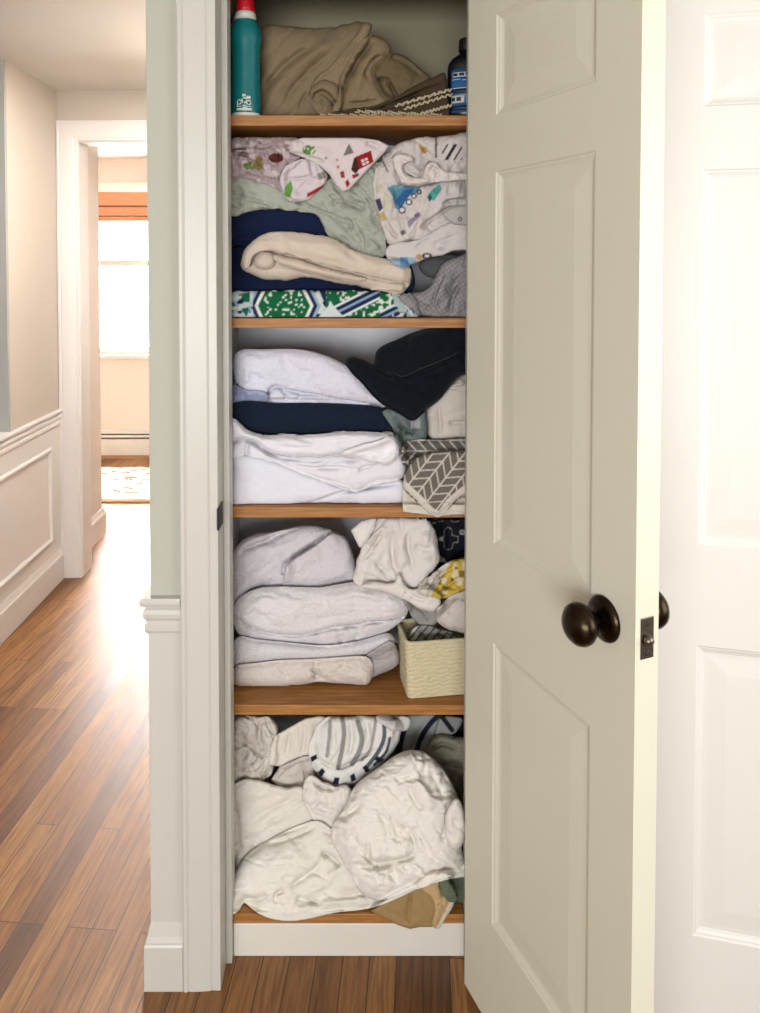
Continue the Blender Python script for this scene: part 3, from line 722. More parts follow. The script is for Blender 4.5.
# ================================================================== SHELF 2
NAVY = (22, 34, 66)
it('navy_towel', 'navy blue folded towel behind the rolled cream blanket', 'towel',
   [(229, 212), (245, 209), (270, 206), (300, 206), (320, 212), (345, 240), (400, 255), (412, 270), (411, 292), (380, 294), (300, 293), (260, 294), (229, 295)],
   1.675, NAVY, T=.020, R=9, Tb=.16, kb=1.5, shelf=2, mat='terry', wr=(.002, 18, 5, 3),
   cr=[('v', [(228, 246), (250, 246), (270, 243)], .014, 3), ('r', [(232, 228), (265, 224), (300, 228)], .004, 6)])
def medallion(px, py):
    u = (((px - 284 + 41) % 82) - 41) / 31; v = (py - 306) / 13
    return np.abs(u) + .2 * np.abs(v)
def fleck(th, sx, sy, sd): return lambda px, py: noise2(px / sx, py / sy, sd) > th
def med(a, b, fl=None):
    return lambda px, py: (medallion(px, py) > a) & (medallion(px, py) < b) & (True if fl is None else fl(px, py))
it('green_print_sheet', 'navy and green medallion print fabric folded flat along the second shelf', 'fabric',
   [(229, 320), (229, 297), (238, 292), (262, 292), (290, 291), (320, 291), (350, 291), (380, 292), (400, 292), (412, 298), (416, 310), (416, 320)],
   1.625, (30, 44, 78), T=.018, R=8, Tb=.16, kb=1.5, shelf=2, step=1.0, wr=(.0018, 14, 0, 2.5),
   cr=[('v', [(231, 305), (245, 303), (260, 308)], .004, 2), ('s', [(375, 300), (392, 296), (408, 304), (412, 314)], .003, 10)],
   paint=[(med(0, .84), (22, 100, 62)), (med(0, .74, fleck(.4, 2.6, 2.4, 4)), (214, 226, 212)), (med(.84, .95), (226, 230, 224)), (med(1.08, 1.18), (150, 178, 200)),
          (med(1.18, 1.36, fleck(-.1, 5, 3, 9)), (206, 214, 214)), (lambda px, py: (px < 253) & (noise2(px / 5, py / 4, 3) > .05), (196, 206, 206)), (lambda px, py: (px < 250) & (noise2(px / 6, py / 5, 23) > .35), (24, 104, 66)),
          (lambda px, py: (px > 326) & (px < 400), (24, 98, 62)), (lambda px, py: (px > 326) & (px < 400) & (noise2(px / 2.6, py / 2.4, 9) > .42), (214, 226, 212)),
          (lambda px, py: (px > 326) & (px < 400) & (np.abs(((px - 352 + 28) % 56 - 28) * .5 + (py - 305)) < 8), (218, 226, 226)), (lambda px, py: (px > 326) & (px < 400) & (np.abs(((px - 352 + 28) % 56 - 28) * .5 + (py - 305)) < 5.6), (28, 42, 78)), (lambda px, py: (px > 326) & (px < 400) & (np.abs(((px - 352 + 28) % 56 - 28) * .5 + (py - 305)) < 1.3), (140, 168, 194)),
          (lambda px, py: (px > 318) & (px < 344) & (np.abs(px - 331) < (py - 303) * .9), (214, 222, 222)), (lambda px, py: (px > 392) & (noise2(px / 4, py / 5, 31) > .15), (172, 188, 190))])
it('waffle_sheet', 'crumpled pale grey green waffle sheet hanging over the navy towel', 'sheet',
   [(229, 172), (240, 170), (262, 176), (300, 180), (340, 178), (362, 168), (376, 160), (382, 175), (383, 205), (386, 235), (384, 256), (372, 257), (361, 259), (348, 251), (334, 242), (324, 226), (316, 214), (300, 211), (270, 208), (247, 211), (229, 215)],
   1.650, (178, 182, 170), T=.020, R=9, Tb=.06, drape=True, shelf=2, mat='waffle', wr=[(.007, 13, 50, 2.2), (.003, 6, 20, 2)],
   cr=[('t', [(246, 199), (262, 203), (278, 208), (300, 210)], .007, 9), ('s', [(275, 200), (295, 199), (315, 208), (333, 215), (350, 223)], .009, 9), ('v', [(330, 199), (350, 204), (368, 212)], .008, 2.5),
       ('v', [(345, 216), (352, 226), (350, 232)], .006, 2.5), ('r', [(360, 180), (366, 200), (372, 225), (374, 250)], .006, 5), ('v', [(350, 178), (366, 196), (378, 214)], .008, 3), ('v', [(366, 256), (366, 238), (360, 226), (352, 218)], .005, 2.5)])
MAUVE = (176, 158, 160)
it('crumpled_print_sheet', 'crumpled pinkish grey print sheet at the top left of the second shelf', 'sheet',
   [(229, 142), (240, 138.5), (262, 138), (290, 138), (304, 142), (305, 152), (296, 162), (286, 172), (282, 191), (274, 186), (262, 182), (250, 179), (240, 176), (229, 180)],
   1.640, MAUVE, T=.022, R=9, Tb=.05, shelf=2, step=1.1, wr=[(.010, 10, 20, 1.5), (.005, 5, 60, 1.5)],
   cr=[('s', [(230, 152), (245, 148), (262, 150), (276, 146), (290, 150)], .009, 6), ('v', [(240, 170), (236, 160), (243, 153), (250, 158)], .010, 2.4), ('s', [(246, 175), (256, 170), (272, 180), (280, 180)], .008, 5),
       ('v', [(262, 148), (268, 160), (282, 168)], .009, 2.6), ('v', [(285, 144), (292, 152), (300, 156)], .008, 2.4), ('v', [(262, 163), (272, 176), (282, 190)], .007, 2.2), ('t', [(244, 172), (250, 177), (262, 178), (270, 176)], .006, 4)],
   paint=[(lambda px, py: noise2(px / 7, py / 6, 12) > .35, (206, 192, 190)), (lambda px, py: (np.hypot(px - 250, (py - 166) * 1.6) < 7) & (noise2(px / 2.5, py / 2.5, 2) > -.3), (112, 132, 66)), (lambda px, py: np.hypot((px - 276) / 1.5, py - 158) < 5, (92, 46, 44)), (lambda px, py: (np.abs(px - 240) < 7) & (np.abs(py - 149) < 1.2), (100, 80, 82)), (lambda px, py: (np.hypot(px - 259, (py - 163) / 1.8) < 4), (140, 122, 70))])
it('print_pillowcase', 'white print pillowcase with a green leaf tucked below the house print sheet', 'pillowcase',
   [(281, 184), (283, 172), (290, 164), (302, 160), (311, 158), (320, 166), (326, 176), (323, 184), (315, 192), (306, 199), (296, 201), (288, 198)],
   1.632, (218, 206, 210), T=.018, R=9, Tb=.03, drape=True, shelf=2, step=1.0, wr=(.006, 9, 40, 2), cr=[('v', [(283, 178), (298, 179), (312, 176), (322, 178)], .005, 1.8), ('v', [(296, 196), (304, 184), (316, 180)], .004, 2)],
   paint=[([(284, 196), (285, 187), (291, 180), (293, 189), (290, 198)], (104, 158, 74)), (lambda px, py: (np.abs((px - 308) * .55 + (py - 195)) < 2) & (px > 307) & (px < 324), (172, 44, 60)), ([(317, 174), (325, 171), (326, 178), (319, 180)], (150, 138, 128))])
HOUSE = [([(355, 157), (371, 150.5), (373.5, 162), (358, 170)], (150, 34, 42)), ([(351, 170), (354, 158), (357, 158), (359, 169), (356, 174)], (64, 44, 40)), ([(361, 160), (367, 157.5), (369, 163), (363, 166)], (228, 214, 210)),
         (lambda px, py: ((np.abs((px - 365) * .93 - (py - 161.7) * .37) < .5) | (np.abs((px - 365) * .37 + (py - 161.7) * .93) < .5)) & (np.hypot(px - 365, py - 161.7) < 4), (130, 70, 70)),
         ([(343, 156), (349, 143.5), (354, 153)], (122, 114, 116)), (lambda px, py: (np.hypot((px - 309) / 1.35, py - 150) < 5) & (noise2(px / 1.8, py / 1.8, 6) > -.45), (92, 140, 66)),
         ([(345, 182), (348, 179), (350, 184), (347, 188)], (156, 34, 46)), ([(340, 172), (344, 171), (345, 178), (341, 178)], (150, 56, 60)), (lambda px, py: np.hypot(px - 326, py - 158) < 1.1, (120, 100, 104)),
         (lambda px, py: np.hypot(px - 337, py - 160) < 1.6, (196, 150, 140)), (lambda px, py: np.hypot(px - 338, py - 167) < 1.6, (188, 130, 120)), ([(352, 175), (359, 173), (359, 176), (353, 179)], (150, 40, 50))]
it('house_print_sheet', 'white sheet with a red house print folded to a point on the second shelf', 'sheet',
   [(290, 151), (292, 142), (303, 138.5), (330, 138.5), (358, 138.5), (378, 141), (388, 146), (382, 154), (373, 163), (359, 178), (349, 189), (343, 191), (337, 185), (330, 174), (321, 165), (310, 159)],
   1.620, (220, 208, 208), T=.014, R=8, Tb=.03, drape=True, straight=True, shelf=2, step=.8, wr=(.002, 18, 30, 2.5), paint=HOUSE,
   cr=[('v', [(294, 152), (310, 158), (326, 162)], .006, 2), ('r', [(300, 146), (325, 158), (342, 180)], .004, 6), ('v', [(365, 142), (380, 147)], .004, 3)])
it('cream_blanket', 'long rolled cream blanket lying on the navy towel', 'blanket',
   [(242, 266), (243, 255), (250, 245), (262, 236), (276, 232.5), (300, 234), (330, 238), (352, 250), (380, 258), (400, 262), (409, 268), (411, 279), (407, 288), (398, 293), (382, 290), (360, 286), (340, 282), (318, 278), (300, 277), (278, 280), (260, 277), (249, 272)],
   1.640, (214, 200, 184), T=.034, R=13, Tb=.08, kb=1.4, shelf=2, wr=(.0015, 14, 15, 3),
   cr=[('v', [(250, 264), (253, 258), (258, 253), (267, 251), (278, 253), (294, 257), (312, 262), (337, 269), (365, 276), (388, 281), (405, 283)], .010, 2.6, 1), ('s', [(274, 264), (290, 267), (306, 272), (330, 277)], .004, 8), ('s', [(404, 291), (406, 285), (402, 281), (394, 282)], .006, 6, 1)])
it('inner_fold', None, None, [(254, 263), (256, 257), (262, 253), (270, 253), (275, 257), (274, 263), (268, 268), (260, 268.5)], 1.622, (208, 190, 176), parent=bpy.data.objects['cream_blanket'], T=.012, R=6, Tb=.01, shelf=2, wr=(.002, 8, 30, 2))
it('inner_fold', None, None, [(274, 256), (284, 256.5), (298, 260), (316, 266), (342, 273), (366, 279), (352, 281), (326, 276.5), (302, 271), (286, 266), (278, 262)], 1.622, (214, 199, 182), parent=bpy.data.objects['cream_blanket'], T=.012, R=5, Tb=.01, shelf=2, wr=(.002, 12, 18, 2))
it('upper_fold', None, None, [(246, 268), (243, 261), (244, 253), (250, 245), (262, 236), (276, 232.5), (300, 234), (330, 238), (352, 250), (380, 258), (400, 262), (409, 268), (411, 276), (406, 281), (388, 279), (365, 274), (337, 267), (312, 260), (294, 255), (278, 251), (266, 249.5), (257, 251.5), (252, 257), (250, 264)], 1.618, (216, 202, 186), parent=bpy.data.objects['cream_blanket'], T=.024, R=11, Tb=.01, shelf=2, wr=(.002, 12, 18, 3), cr=[('v', [(274, 234), (284, 243), (288, 250)], .005, 3), ('v', [(346, 250), (360, 262), (372, 268)], .004, 4)])
GREYC = (150, 148, 146)
it('grey_cloth', 'small dark grey cloth crumpled behind the vehicle print sheet', 'cloth', [(420, 268), (425, 258), (440, 256), (460, 256), (466, 270), (455, 280), (440, 278), (428, 276)], 1.68, (92, 92, 96), T=.02, R=9, Tb=.1, shelf=2, wr=(.004, 9, 30, 1.5), mat='terry')
def chk(px, py): return ((np.sin(px * 1.15 + py * .2) * np.sin(py * 1.15 - px * .2)) > .15)
it('checked_grey_cloth', 'grey checked cloth spilling to the front of the second shelf', 'cloth',
   [(400, 298), (412, 293), (428, 290), (436, 276), (444, 264), (456, 258), (466, 254), (466, 320), (448, 318.5), (436, 319), (425, 316), (414, 310), (406, 304)],
   1.640, (156, 154, 154), T=.026, R=10, Tb=.12, kb=1.5, shelf=2, wr=[(.004, 12, 110, 2)], mat='waffle', step=1.0, paint=[(chk, (134, 133, 136))],
   cr=[('s', [(446, 272), (438, 288), (434, 304), (440, 318)], .010, 9), ('v', [(412, 298), (424, 306), (434, 312)], .007, 2.6), ('r', [(452, 268), (446, 288), (446, 310)], .010, 6), ('v', [(460, 284), (452, 300), (450, 318)], .008, 3)])
VEH = [([(387, 188), (394, 185), (408, 186), (421, 187), (418, 192), (409, 196), (404, 204), (400, 211), (395, 208), (393, 197)], (92, 142, 170)), ([(396, 200), (404, 190), (414, 188), (412, 193), (405, 201), (400, 209)], (54, 104, 152)), ([(392, 186), (400, 184), (404, 187), (396, 191)], (126, 176, 186)),
       (lambda px, py: np.minimum.reduce([np.abs(np.hypot(px - a, py - b) - r) for a, b, r in ((402, 210, 3), (409, 202, 2.6), (414, 196, 2.2), (419, 192, 1.8))]) < .7, (40, 46, 60)),
       (lambda px, py: np.minimum.reduce([np.hypot(px - a, py - b) - r for a, b, r in ((402, 210, 2.3), (409, 202, 1.9), (414, 196, 1.5))]) < 0, (226, 222, 220)),
       ([(428, 194), (434, 188), (440, 184), (442, 189), (438, 195), (434, 201), (429, 198)], (86, 164, 158)), ([(427, 196), (431, 194), (432, 199), (429, 202)], (38, 92, 100)),
       ([(407, 222), (413, 217), (420, 212), (421, 216), (414, 222), (409, 228)], (150, 142, 160)), ([(414, 215), (418, 212), (420, 215), (416, 218)], (110, 100, 124)), ([(400, 232), (404, 229), (406, 233), (402, 236)], (110, 106, 116)),
       ([(376, 186), (380, 182), (383, 186), (379, 194), (376, 192)], (200, 190, 176)), ([(375, 200), (380, 198), (383, 208), (379, 212)], (74, 66, 100)), ([(377, 214), (384, 211), (387, 220), (381, 222)], (196, 172, 128)), ([(387, 190), (392, 199), (391, 207), (385, 210), (381, 202)], (206, 204, 180)),
       ([(419, 144), (424, 147), (427, 152), (424, 154), (419, 148)], (196, 150, 76)), (lambda px, py: (np.abs((px - 451) + .6 * (py - 152)) % 7 < 1.8) & (px > 442) & (px < 462) & (np.abs(py - 152) < 8), (54, 52, 58)), (lambda px, py: (np.abs(px - 436) < .8) & (py < 158), (80, 78, 84)),
       (lambda px, py: (np.abs((px - 382) - .5 * (py - 160)) < 1) & (py > 150) & (py < 172), (120, 112, 112))]
it('vehicle_print_sheet', 'crumpled white sheet with blue and teal vehicle prints on the right', 'sheet',
   [(374, 188), (376, 174), (380, 164), (388, 154), (394, 148), (404, 142), (416, 138.5), (440, 138), (466, 138), (466, 240), (455, 246), (440, 250), (428, 246), (412, 240), (398, 246), (390, 244), (385, 236), (381, 222), (377, 206)],
   1.645, (212, 205, 200), T=.018, R=7, Tb=.06, shelf=2, step=.9, wr=[(.006, 14, 110, 2.5), (.003, 7, 40, 2)], paint=VEH,
   cr=[('t', [(397, 160), (396, 156), (404, 155), (412, 160)], .008, 6, 1), ('s', [(394, 157), (397, 170), (400, 182), (414, 184), (428, 183), (446, 178), (466, 176)], .016, 12), ('v', [(402, 178), (408, 176), (414, 180)], .012, 2.4), ('v', [(425, 170), (430, 163), (436, 172), (446, 175)], .014, 2.6),
       ('v', [(412, 162), (422, 168), (440, 168)], .008, 3), ('s', [(378, 168), (388, 160), (396, 156)], .007, 7), ('v', [(392, 186), (398, 204), (401, 222), (407, 240)], .005, 2.4), ('v', [(417, 232), (428, 222), (440, 214), (450, 208), (466, 206)], .012, 2.6), ('s', [(440, 204), (452, 200), (466, 199)], .010, 10),
       ('r', [(445, 184), (458, 190), (462, 200)], .008, 6), ('v', [(384, 214), (388, 226), (398, 240)], .008, 2.4), ('v', [(420, 146), (432, 156), (448, 160)], .006, 3)])
it('turned_hem', None, None, [(395, 166), (394.5, 158), (401, 154), (410, 156), (414, 161), (407, 162), (402, 166), (404, 173), (411, 178), (422, 177), (426, 170), (430, 163), (436, 163), (441, 169), (452, 173), (466, 174), (466, 179), (446, 180), (430, 183), (414, 185), (402, 183), (398, 175)], 1.606, (221, 214, 209), parent=bpy.data.objects['vehicle_print_sheet'], T=.008, R=3, Tb=.01, shelf=2, step=.8, wr=(.004, 7, 20, 2), cr=[('v', [(398, 160), (400, 172), (408, 181), (426, 180)], .004, 1.6), ('v', [(429, 177), (433, 167), (440, 175), (456, 177)], .006, 2)])
it('white_sleeve', 'white blue-edged fold of fabric below the vehicle prints', 'fabric',
   [(386, 254), (388, 247), (396, 243), (410, 242), (424, 238), (440, 228), (455, 222), (466, 218), (466, 246), (456, 250), (444, 254), (430, 256), (418, 261), (404, 266), (396, 265), (390, 260)],
   1.622, (212, 206, 202), T=.022, R=10, Tb=.05, drape=True, shelf=2, step=.9, wr=(.002, 14, -20, 3), cr=[('v', [(430, 246), (446, 240), (466, 232)], .005, 3), ('v', [(415, 250), (420, 244), (432, 238)], .004, 2)],
   paint=[(lambda px, py: (py > 258.5 - (px - 395) * .06) & (px < 416), (150, 178, 200)), (lambda px, py: (py > 257) & (px > 400) & (px < 408), (110, 150, 196)), (lambda px, py: np.hypot(px - 419, py - 257) < 3, (188, 150, 100)), (lambda px, py: np.abs(np.hypot((px - 427) / 1.6, py - 256) - 2.4) < .8, (70, 66, 72)), (lambda px, py: np.hypot((px - 441) / 1.6, py - 249) < 2.2, (176, 182, 190))])
it('buttoned_shirt', 'pale grey buttoned fabric fold at the right under the vehicle print', 'fabric', [(444, 214), (452, 208), (466, 207), (466, 224), (456, 224), (448, 220)], 1.612, (186, 182, 178), T=.010, R=6, Tb=.02, drape=True, shelf=2, step=.9,
   paint=[(lambda px, py: np.abs(np.hypot(px - 460, py - 219) - 1.6) < .6, (90, 88, 90))])

# ================================================================== SHELF 3
LAV = (230, 230, 244)
it('white_towel', 'large white folded towel resting on the navy towel of the third shelf', 'towel',
   [(233, 392), (236, 382), (234, 366), (236, 354), (243, 350.5), (262, 350), (285, 349.5), (305, 351), (322, 355), (340, 363), (354, 371), (366, 385), (378, 398), (385, 407), (372, 406), (350, 404), (325, 403.5), (295, 404), (272, 404), (255, 404), (242, 404), (234, 403)],
   1.650, LAV, T=.030, R=14, Tb=.15, kb=1.3, shelf=3, mat='terry', wr=(.003, 22, 10, 1.6),
   cr=[('v', [(237, 383), (242, 390), (250, 393), (260, 394), (267, 393), (276, 386), (292, 391), (310, 394), (345, 400), (382, 406)], .009, 2.6, 1), ('s', [(232, 396), (262, 399), (290, 399), (330, 400), (360, 403)], .006, 6), ('v', [(298, 401), (300, 395), (318, 393)], .006, 2), ('v', [(284, 402), (286, 394), (280, 390)], .006, 2)])
it('upper_fold', None, None, [(238, 382), (235, 372), (236, 356), (243, 350.5), (262, 350), (285, 349.5), (305, 351), (322, 355), (340, 363), (354, 371), (366, 385), (378, 397), (384, 404), (365, 401), (345, 398), (310, 392), (292, 389), (276, 384), (268, 387), (266, 393), (258, 392), (248, 391), (242, 388)], 1.632, LAV, parent=bpy.data.objects['white_towel'], T=.026, R=13, Tb=.01, shelf=3, mat='terry', wr=(.003, 20, 15, 1.8), cr=[('v', [(248, 375), (256, 378), (263, 385)], .008, 4), ('v', [(282, 354), (290, 366), (300, 376), (316, 371)], .006, 6)])
it('blue_grey_towel', 'bluish grey towel edge sticking out left under the white towel', 'towel', [(231, 404), (231, 386), (236, 386), (246, 391), (262, 392), (268, 398), (264, 404), (248, 404)], 1.642, (166, 174, 208), T=.012, R=7, Tb=.06, shelf=3, mat='terry', cr=[('v', [(243, 391), (245, 398), (250, 403)], .006, 2), ('v', [(254, 393), (258, 399)], .004, 2)])
it('navy_bath_towel', 'dark navy bath towel folded between two stacks of white linen', 'towel',
   [(231, 406), (238, 403), (250, 402), (275, 404), (310, 404), (345, 405), (372, 407), (388, 411), (395, 418), (395, 428), (390, 434), (370, 434), (340, 434), (300, 436), (275, 435), (255, 433), (242, 428), (232, 420)],
   1.640, (22, 34, 54), T=.024, R=10, Tb=.15, kb=1.3, shelf=3, mat='terry', wr=(.0015, 12, 0, 2), cr=[('v', [(384, 412), (388, 422), (386, 432)], .005, 2.5), ('r', [(250, 412), (300, 413), (360, 414)], .002, 5)])
BED = (236, 234, 240)
it('folded_white_sheet', 'bulky white folded sheet at the bottom of the third shelf', 'sheet',
   [(229, 470), (229, 450), (240, 452), (258, 456), (280, 462), (310, 474), (352, 488), (372, 482), (396, 478), (404, 484), (405, 496), (402, 503), (388, 505), (350, 505), (322, 503), (300, 505), (270, 508), (245, 509), (229, 509)],
   1.628, (234, 234, 244), T=.022, R=12, Tb=.18, kb=1.4, shelf=3, mat='smooth', wr=(.0015, 25, 0, 2), cr=[('s', [(300, 505), (320, 499), (345, 491), (372, 486), (404, 484)], .007, 9), ('v', [(345, 492), (375, 486), (402, 483)], .008, 2)])
it('rolled_white_sheet', 'white sheet with rolled end on the bulky folded sheet', 'sheet',
   [(229, 425), (233, 419), (240, 424), (250, 432), (265, 436), (285, 435), (305, 436), (335, 433), (360, 433), (380, 433), (393, 434), (399, 443), (401, 453), (406, 464), (405, 474), (396, 480), (375, 485), (354, 491), (340, 487), (320, 479), (300, 472), (275, 462), (258, 457), (245, 455), (229, 456)],
   1.622, BED, T=.026, R=10, Tb=.14, kb=1.3, shelf=3, mat='smooth', wr=(.0025, 14, 10, 2.5), step=1.15,
   cr=[('v', [(232, 441), (244, 440), (254, 442), (264, 450), (278, 456), (298, 458), (320, 457), (345, 454)], .008, 2.6, 1), ('s', [(230, 443), (244, 440), (254, 441), (262, 449), (280, 456), (305, 460), (345, 458)], .008, 6), ('v', [(240, 441), (250, 441), (258, 446), (272, 455), (290, 461)], .008, 2.2), ('v', [(250, 440), (246, 450), (250, 456)], .006, 2), ('v', [(262, 447), (285, 452), (318, 452), (348, 451)], .005, 2.2),
       ('v', [(288, 464), (310, 468), (330, 468), (346, 468)], .006, 2.2), ('v', [(345, 452), (360, 449), (375, 446), (388, 442), (393, 447), (389, 455), (380, 459), (370, 455)], .009, 1.8), ('v', [(370, 452), (378, 450), (385, 449), (382, 455), (375, 453)], .012, 2), ('r', [(362, 444), (385, 438), (397, 446), (393, 458), (382, 462)], .004, 2.6),
       ('s', [(229, 455), (250, 456), (275, 464), (300, 474), (335, 482), (356, 490)], .004, 10), ('v', [(318, 466), (345, 460), (370, 459)], .005, 2.4), ('s', [(300, 470), (330, 466), (360, 468), (395, 460)], .004, 9), ('v', [(360, 470), (363, 467), (370, 466)], .006, 1.6, 1)])
it('top_fold', None, None, [(230, 440), (229, 425), (233, 419), (240, 424), (250, 432), (265, 436), (285, 435), (305, 436), (335, 433), (360, 433), (380, 433), (390, 435), (382, 440), (366, 445), (345, 452), (320, 455.5), (298, 456), (278, 453.5), (264, 447.5), (255, 440.5), (244, 438)], 1.604, BED, parent=bpy.data.objects['rolled_white_sheet'], T=.014, R=6, Tb=.01, shelf=3, wr=(.003, 12, 12, 3), cr=[('v', [(262, 441), (280, 447), (310, 448), (340, 444)], .006, 2.4), ('v', [(300, 440), (330, 441), (360, 438)], .004, 3)])
it('rolled_edge', None, None, [(343, 454), (358, 447), (374, 442), (390, 437), (397, 441), (399, 450), (395, 459), (386, 464), (374, 462), (362, 458), (352, 458)], 1.598, (242, 240, 244), parent=bpy.data.objects['rolled_white_sheet'], T=.014, R=6, Tb=.01, shelf=3, cr=[('v', [(350, 454), (366, 451), (380, 446), (390, 443), (393, 448), (388, 456), (380, 459), (370, 455)], .008, 1.7), ('v', [(370, 453.5), (378, 451.5), (384, 450), (381, 454.5), (375, 454)], .012, 2.2, 1)])
it('cream_towel', 'cream folded towel standing at the right behind the navy blanket', 'towel',
   [(420, 418), (430, 406), (445, 390), (458, 378), (466, 366), (466, 440), (448, 439), (432, 440), (426, 430)],
   1.665, (214, 206, 194), T=.022, R=9, Tb=.12, straight=True, shelf=3, mat='smooth', wr=(.002, 14, 0, 2), cr=[('v', [(438, 404), (440, 420), (440, 438)], .005, 2.2), ('s', [(450, 388), (466, 386)], .006, 8), ('v', [(448, 423), (466, 422)], .005, 2)])
it('sage_cloth', 'small knotted grey green cloth under the tip of the navy blanket', 'cloth',
   [(383, 412), (392, 408), (402, 413), (412, 419), (422, 409), (426, 418), (427, 436), (420, 440), (408, 441), (402, 450), (398, 440), (394, 430), (388, 420)],
   1.632, (112, 124, 122), T=.022, R=8, Tb=.06, shelf=3, mat='smooth', wr=(.004, 9, 60, 2), cr=[('v', [(396, 414), (400, 426), (410, 432), (420, 428)], .010, 2.4), ('v', [(400, 444), (402, 430), (398, 424)], .008, 2.2), ('s', [(402, 436), (408, 430), (416, 436)], .006, 5), ('v', [(411, 420), (412, 430)], .008, 2)],
   paint=[(lambda px, py: (px > 411) & (px < 420) & (py < 428), (164, 170, 172))])
it('navy_blanket', 'nearly black navy fleece blanket slumped over the stacks on the right', 'blanket',
   [(346, 362), (350, 358), (362, 360), (374, 365), (377, 352), (384, 346), (398, 340), (414, 333), (432, 329), (466, 329), (466, 366), (458, 376), (448, 388), (438, 400), (426, 409), (418, 417), (411, 420), (400, 413), (386, 406), (374, 396), (362, 382), (352, 372)],
   1.625, (13, 20, 28), T=.034, R=14, Tb=.10, kb=1.2, shelf=3, mat='terry', wr=(.004, 16, 35, 2),
   cr=[('s', [(392, 366), (396, 375), (404, 377), (420, 370), (440, 362), (466, 350)], .016, 14), ('v', [(374, 366), (382, 374), (396, 378)], .008, 4), ('t', [(352, 372), (366, 388), (385, 403), (410, 416)], .004, 5), ('r', [(390, 350), (420, 340), (450, 338)], .006, 8), ('v', [(430, 380), (440, 372), (460, 364)], .006, 4)])
def chev(px, py, cx, cy, ang, w, p):
    a = math.radians(ang); u = (px - cx) * math.cos(a) + (py - cy) * math.sin(a); v = -(px - cx) * math.sin(a) + (py - cy) * math.cos(a)
    k = np.floor(u / w); f = u / w - k; z = np.where(k % 2 == 0, f, 1 - f) * w * .9
    return (((v + z) % p) < p * .17) | (np.minimum(f, 1 - f) * w < .8)
GREYP = (112, 106, 98)
it('chevron_towel', 'dark grey chevron towel folded behind the white edged one', 'towel', [(402, 462), (402, 450), (408, 442), (424, 440), (445, 440), (466, 439), (466, 458), (440, 456), (420, 462), (409, 468)], 1.636, (104, 99, 94), T=.016, R=8, Tb=.10, kb=1.3, shelf=3, step=.75, wr=(.001, 14, 0, 2),
   paint=[(lambda px, py: chev(px, py, 418, 440, 90, 11, 10.5), (204, 198, 188))], cr=[('v', [(404, 456), (412, 452), (420, 458)], .008, 2.4)])
it('cream_cloth', 'cream cloth folded flat under the white edged chevron towel', 'cloth', [(404, 511), (403, 494), (404, 480), (420, 474), (466, 470), (466, 514), (450, 514), (436, 515), (420, 513)], 1.612, (222, 214, 200), T=.012, R=7, Tb=.08, kb=1.3, straight=True, shelf=3, over=True, wr=(.001, 14, 0, 2), cr=[('v', [(404, 494), (416, 502), (430, 512)], .005, 2), ('v', [(446, 509), (456, 503), (466, 499)], .005, 2)])
def edge_band(pts, w):
    ln = spline(pts, False, 2)
    return lambda px, py: near(px, py, ln, False)[0] < w
it('herringbone_towel', 'grey herringbone towel with a white edge hanging over the third shelf', 'towel',
   [(404, 488), (404, 478), (409, 467), (416, 459), (428, 454), (446, 452), (466, 453), (466, 490), (458, 498), (448, 508), (438, 517), (430, 513), (418, 502), (409, 494)],
   1.590, GREYP, T=.014, R=7, Tb=.012, straight=True, shelf=3, over=True, step=.75, wr=(.0015, 16, 30, 2),
   paint=[(lambda px, py: chev(px, py, 420, 470, 38, 12.5, 10.5), (206, 200, 188)), (edge_band([(404, 484), (418, 497), (437, 514), (450, 501), (468, 486)], 3.2), (216, 210, 198))])

# ================================================================== SHELF 4
GW = (224, 219, 224)
it('grey_white_towel', 'crumpled grey white towel, topmost of the stack on the fourth shelf', 'towel',
   [(230, 602), (232, 570), (235, 552), (243, 541), (258, 534), (272, 533), (286, 530), (300, 526.5), (315, 526), (330, 530), (338, 533), (346, 538), (351, 550), (355, 565), (356, 580), (345, 584), (330, 588), (312, 590.5), (292, 589.5), (272, 590), (256, 593), (246, 599), (238, 602)],
   1.700, GW, T=.034, R=17, Tb=.14, kb=1.1, shelf=4, mat='terry', wr=(.003, 18, -30, 2),
   cr=[('t', [(284, 573), (286, 563), (296, 556), (310, 547), (322, 538), (333, 530)], .016, 14, 1), ('v', [(285, 566), (294, 557), (310, 547), (328, 534)], .014, 2.6), ('v', [(236, 560), (246, 549), (262, 543), (282, 534), (300, 527)], .010, 4), ('s', [(238, 552), (255, 543), (270, 541)], .006, 8),
       ('v', [(240, 600), (250, 592), (262, 586), (261, 580)], .010, 3), ('r', [(246, 580), (266, 568), (284, 552)], .008, 8), ('v', [(262, 588), (275, 580)], .004, 3)])
it('plump_white_towel', 'thick plump white towel with rounded fold, second in its stack', 'towel',
   [(233, 616), (236, 603), (246, 594), (260, 589), (280, 587.5), (305, 588), (322, 588), (345, 584), (362, 582), (380, 587), (398, 594), (406, 600), (408, 608), (405, 616), (394, 626), (378, 635), (355, 641), (335, 647), (318, 645), (295, 643), (270, 641), (250, 640), (240, 634), (235, 626)],
   1.688, (234, 230, 232), T=.042, R=17, Tb=.14, kb=1.1, shelf=4, mat='terry', wr=(.0025, 20, 0, 2),
   cr=[('v', [(242, 622), (250, 627), (264, 632), (285, 635), (304, 635), (322, 631), (336, 627), (354, 625), (372, 622), (392, 621), (406, 616)], .010, 3, 1), ('v', [(334, 630), (350, 627), (366, 626)], .008, 2.6), ('v', [(358, 625), (360, 632), (352, 640)], .004, 4), ('v', [(338, 632), (342, 640), (338, 645)], .004, 3)])
